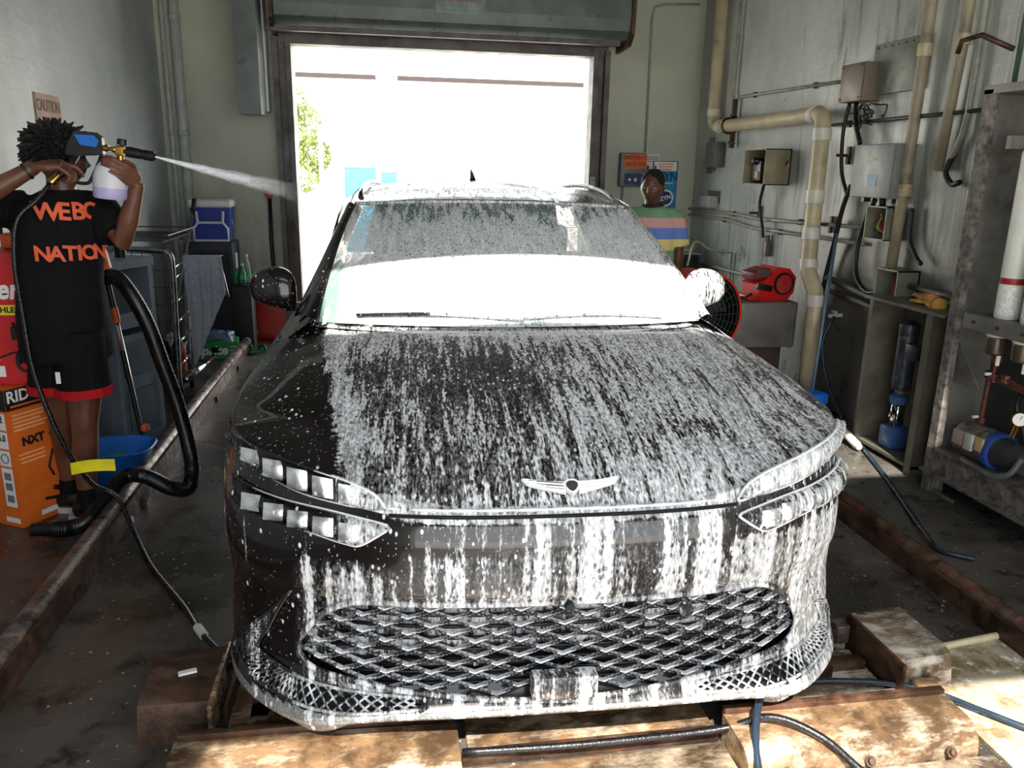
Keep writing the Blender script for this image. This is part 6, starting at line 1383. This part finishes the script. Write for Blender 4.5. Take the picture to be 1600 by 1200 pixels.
PT = thing('pit_grating', 'dark steel cross members under the front of the car', 'frame', (.5, 2.6, 0))
for y in (2.18, 2.34, 2.6, 3.0): fbox(PT, 'cross_member', -.5, 1.62, y, y+.05, 0, .05, M_RUST)
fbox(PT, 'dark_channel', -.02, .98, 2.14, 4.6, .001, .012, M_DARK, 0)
for x in (-.42, 1.42): fbox(PT, 'side_member', x, x+.06, 2.15, 4.5, 0, .06, M_RUST)
# left folded bracket
B1 = thing('track_bracket', 'rusty bent steel bracket on the floor left of the front bumper', 'bracket', (-.62, 2.25, 0))
def bent(t, xa, xb, y0, y1, h, mat, sl=0.):
    prof = [(y1, h), (y0+.04, h), (y0+.012, h-.012), (y0, h-.04), (y0-.02, .0), (y0-.008, 0), (y0+.012, h-.046), (y0+.022, h-.022), (y0+.044, h-.012), (y1, h-.012)]
    m = MB(); n = len(prof); m.add([V((xa, a, b)) for a, b in prof]+[V((xb, a+sl, b)) for a, b in prof], [tuple(range(n)), tuple(range(n, 2*n))[::-1]]+[(i, (i+1) % n, (i+1) % n+n, i+n) for i in range(n)]); return wbuild(m, 'folded_plate', mat, t, smooth=30)
bent(B1, -.735, -.525, 2.16, 2.44, .125, M_RUST, .0); fbox(B1, 'side_web', -.53, -.515, 2.12, 2.46, .0, .13, M_RUSTWET_SUN); fbox(B1, 'inner_flange', -.49, -.475, 2.14, 2.44, .0, .10, M_RUST); fbox(B1, 'tread_plate', -.475, -.22, 2.13, 2.22, .0, .06, M_RUSTWET_SUN); fbox(B1, 'tread_plate', -.475, -.20, 2.23, 2.38, .0, .05, M_RUSTWET_SUN)
fbox(B1, 'back_web', -.73, -.53, 2.42, 2.44, 0, .115, M_RUST)
B2_ = thing('track_bracket', 'rusty bent steel bracket on the floor right of the front bumper', 'bracket', (1.75, 2.2, 0))
bent(B2_, 1.66, 1.87, 2.07, 2.36, .125, M_WETW, .02); fbox(B2_, 'side_web', 1.645, 1.66, 2.03, 2.36, .0, .13, M_RUST); fbox(B2_, 'foot_block', 1.70, 1.80, 2.0, 2.06, 0, .06, M_RUSTWET_SUN); fbox(B2_, 'back_web', 1.66, 1.87, 2.34, 2.36, 0, .115, M_RUST)
wbuild(MB().tube([(1.42, 2.36, .05), (1.55, 2.36, .055), (1.60, 2.36, .06)], .018, 10), 'pivot_rod', M_RAIL, B2_, smooth=180); wbuild(MB().box((1.61, 2.34, .07), (.05, .06, .07), bev=.006), 'pivot_block', M_RAIL, B2_, smooth=40)
W1 = thing('wet_plate', 'pale wet steel plate on the floor at the right corner of the bumper', 'plate', (1.45, 2.1, 0))
fbox(W1, 'plate', 1.30, 1.63, 2.08, 2.30, 0, .02, M_WETW); fbox(W1, 'rear_strip', 1.25, 1.63, 2.32, 2.36, 0, .03, M_WETW); fbox(W1, 'front_strip', 1.22, 1.70, 1.97, 2.06, 0, .03, M_WETW)
# pale wet concrete apron at the right
AP = MB(); AP.prism([(1.78, 1.2), (2.9, 1.2), (2.9, 2.40), (2.25, 2.30), (1.92, 2.25), (1.84, 2.08), (1.78, 1.9)], .012, (0, 0, .0), (1, 0, 0), (0, 1, 0))
mA, g = newmat('pale_worn_concrete'); p = g.coord(); n = g.noise(p, 4, 7, .7)
col = g.mix(g.maprange(n, .4, .6), lin((.50, .42, .30)), lin((.70, .66, .58))); col = g.mix(g.maprange(g.noise(p, 15, 5, .7), .55, .64), col, lin((.90, .88, .84)))
g.out(g.bsdf(col, g.maprange(n, .4, .6, .2, .5), 0, g.bump(g.noise(p, 40, 5, .7), .5, .004)))
tag(AP.build('concrete_apron', mA), 'pale worn concrete apron at the lower right', 'apron')
kp = thing('apron_edge_pipe', 'thin pale edge bar along the back of the concrete apron', 'bar', (2.1, 2.28, 0)); wbuild(MB().tube([(1.92, 2.26, .018), (2.25, 2.31, .018), (2.6, 2.37, .018)], .014, 8), 'bar', M_PVC, kp, smooth=180)
W2 = thing('wet_plate', 'white splashed steel strip in front of the right folded plate', 'plate', (1.4, 1.65, 0)); fbox(W2, 'plate', .99, 1.76, 1.40, 1.745, 0, .016, M_WETW)
# hoses lying in front
rail_thing('floor_hose', 'wet black hose lying across the plates in front of the bumper', 'hose', [(.20, 1.915, .060), (.55, 1.90, .060), (.95, 1.895, .070), (1.10, 1.86, .125), (1.22, 1.78, .105), (1.32, 1.70, .035), (1.40, 1.60, .03), (1.45, 1.45, .03)], .011, M('wet_black_hose', (.07, .07, .08), .3), 8, 7)
rail_thing('floor_hose', 'dark hose dropping from under the bumper over the right folded plate', 'hose', [(1.24, 2.16, .10), (1.19, 2.06, .115), (1.12, 1.96, .14), (1.06, 1.87, .125), (1.02, 1.78, .08), (1.00, 1.68, .035), (.99, 1.52, .03)], .012, M('dark_teal_hose', (.12, .17, .22), .3), 8, 7)
rail_thing('floor_hose', 'thin dark hose curving from the bumper over the concrete apron', 'hose', [(1.20, 2.09, .045), (1.40, 2.10, .048), (1.62, 2.065, .045), (1.76, 2.02, .03), (1.86, 1.91, .028), (1.96, 1.80, .027), (2.1, 1.7, .027)], .010, M('dark_teal_hose', (.12, .17, .22), .3), 8, 7)
# debris
for k, (x, y, s) in enumerate(((-.62, 2.30, .03),)):
    t = tag(MB().box((x, y, .131), (.055, .022, .008), bev=.003, rz=.3).build('paint_chip', M_WHITE), 'white scrap lying on the left rusty bracket', 'scrap')
# ---- outside: tree, posts, canopies
TR = thing('tree', 'sunlit green tree outside at the left of the doorway', 'tree', (-2.2, 19, 0))
MB().tube([(0, 0, 0), (.1, 0, 1.2), (.2, .1, 2.2)], [.12, .09, .05], 8).build('trunk', M('bark', (.35, .28, .22), .8), TR, 180)
for k in range(4): MB().tube([(.1, 0, 1.2+.2*k), (.1+.5*cos(k*2), .4*sin(k*2), 2.0+.3*k)], [.04, .015], 6).build('branch', M('bark', (.35, .28, .22), .8), TR, 180)
b = MB(); rr = random.Random(11)
for k in range(5200):
    c_ = rr.choice([(0, 0, 2.2, .75), (.55, .1, 2.5, .5), (.2, 0, 2.9, .55), (.8, 0, 1.9, .4), (-.6, 0, 2.4, .6), (.5, 0, 1.5, .45)])
    d = V((rr.gauss(0, 1), rr.gauss(0, 1), rr.gauss(0, 1))).normalized()*c_[3]*rr.uniform(.6, 1)**.5; p = V(c_[:3])+d
    q = Euler((rr.uniform(0, 6), rr.uniform(0, 6), rr.uniform(0, 6))).to_matrix(); s = rr.uniform(.03, .06)
    b.add([p+q@V((-s, 0, 0)), p+q@V((0, -s*.5, 0)), p+q@V((s, 0, 0)), p+q@V((0, s*.5, 0))], [(0, 1, 2, 3)])
b.build('foliage', M('leaf_green', (.50, .56, .30), .6, 0, .35, 3), TR, kind='stuff')
for k, (x, y, h, lab) in enumerate(((-1.18, 18, 2.45, 'slim white post outside in front of the tree'), (-.62, 18.5, 2.45, 'second white post outside, right of the tree'))):
    t = thing('canopy_post', lab, 'post', (x, y, 0)); MB().box((0, 0, h/2), (.09, .09, h), bev=.01).build('post', M('white_post', (.88, .89, .90), .5), t); MB().box((.25*(1 if k == 0 else -1), 0, h), (.6, .10, .10)).build('cross_arm', M('white_post', (.88, .89, .90), .5), t)
M_BLC = M('blue_canopy', (.22, .47, .56), .6)
t = thing('blue_bin', 'blue panel unit outside seen just above the car roof', 'bin', (-.35, 17, 0)); MB().box((0, 0, .82), (.62, .5, 1.64), bev=.02).build('body', M_BLC, t, 40); MB().box((0, 0, 1.68), (.68, .56, .06), bev=.02).build('lid', M_WHITE, t, 40)
t = thing('blue_bin', 'smaller blue panel unit outside, right of the first', 'bin', (.22, 17, 0)); MB().box((0, 0, .78), (.32, .4, 1.56), bev=.02).build('body', M_BLC, t, 40); MB().box((0, 0, 1.58), (.36, .44, .05), bev=.02).build('lid', M_WHITE, t, 40)
t = thing('wall_lamp', 'small lamp on an arm on the white building outside', 'lamp', (.22, 21.96, 4.45)); MB().tube([(0, .2, 0), (0, -.2, .12), (.1, -.45, .10)], .03, 8).build('arm', M_GREYMET, t, 180); MB().box((.16, -.55, .08), (.35, .18, .08), bev=.03).build('head', M_GREYMET, t, 40)
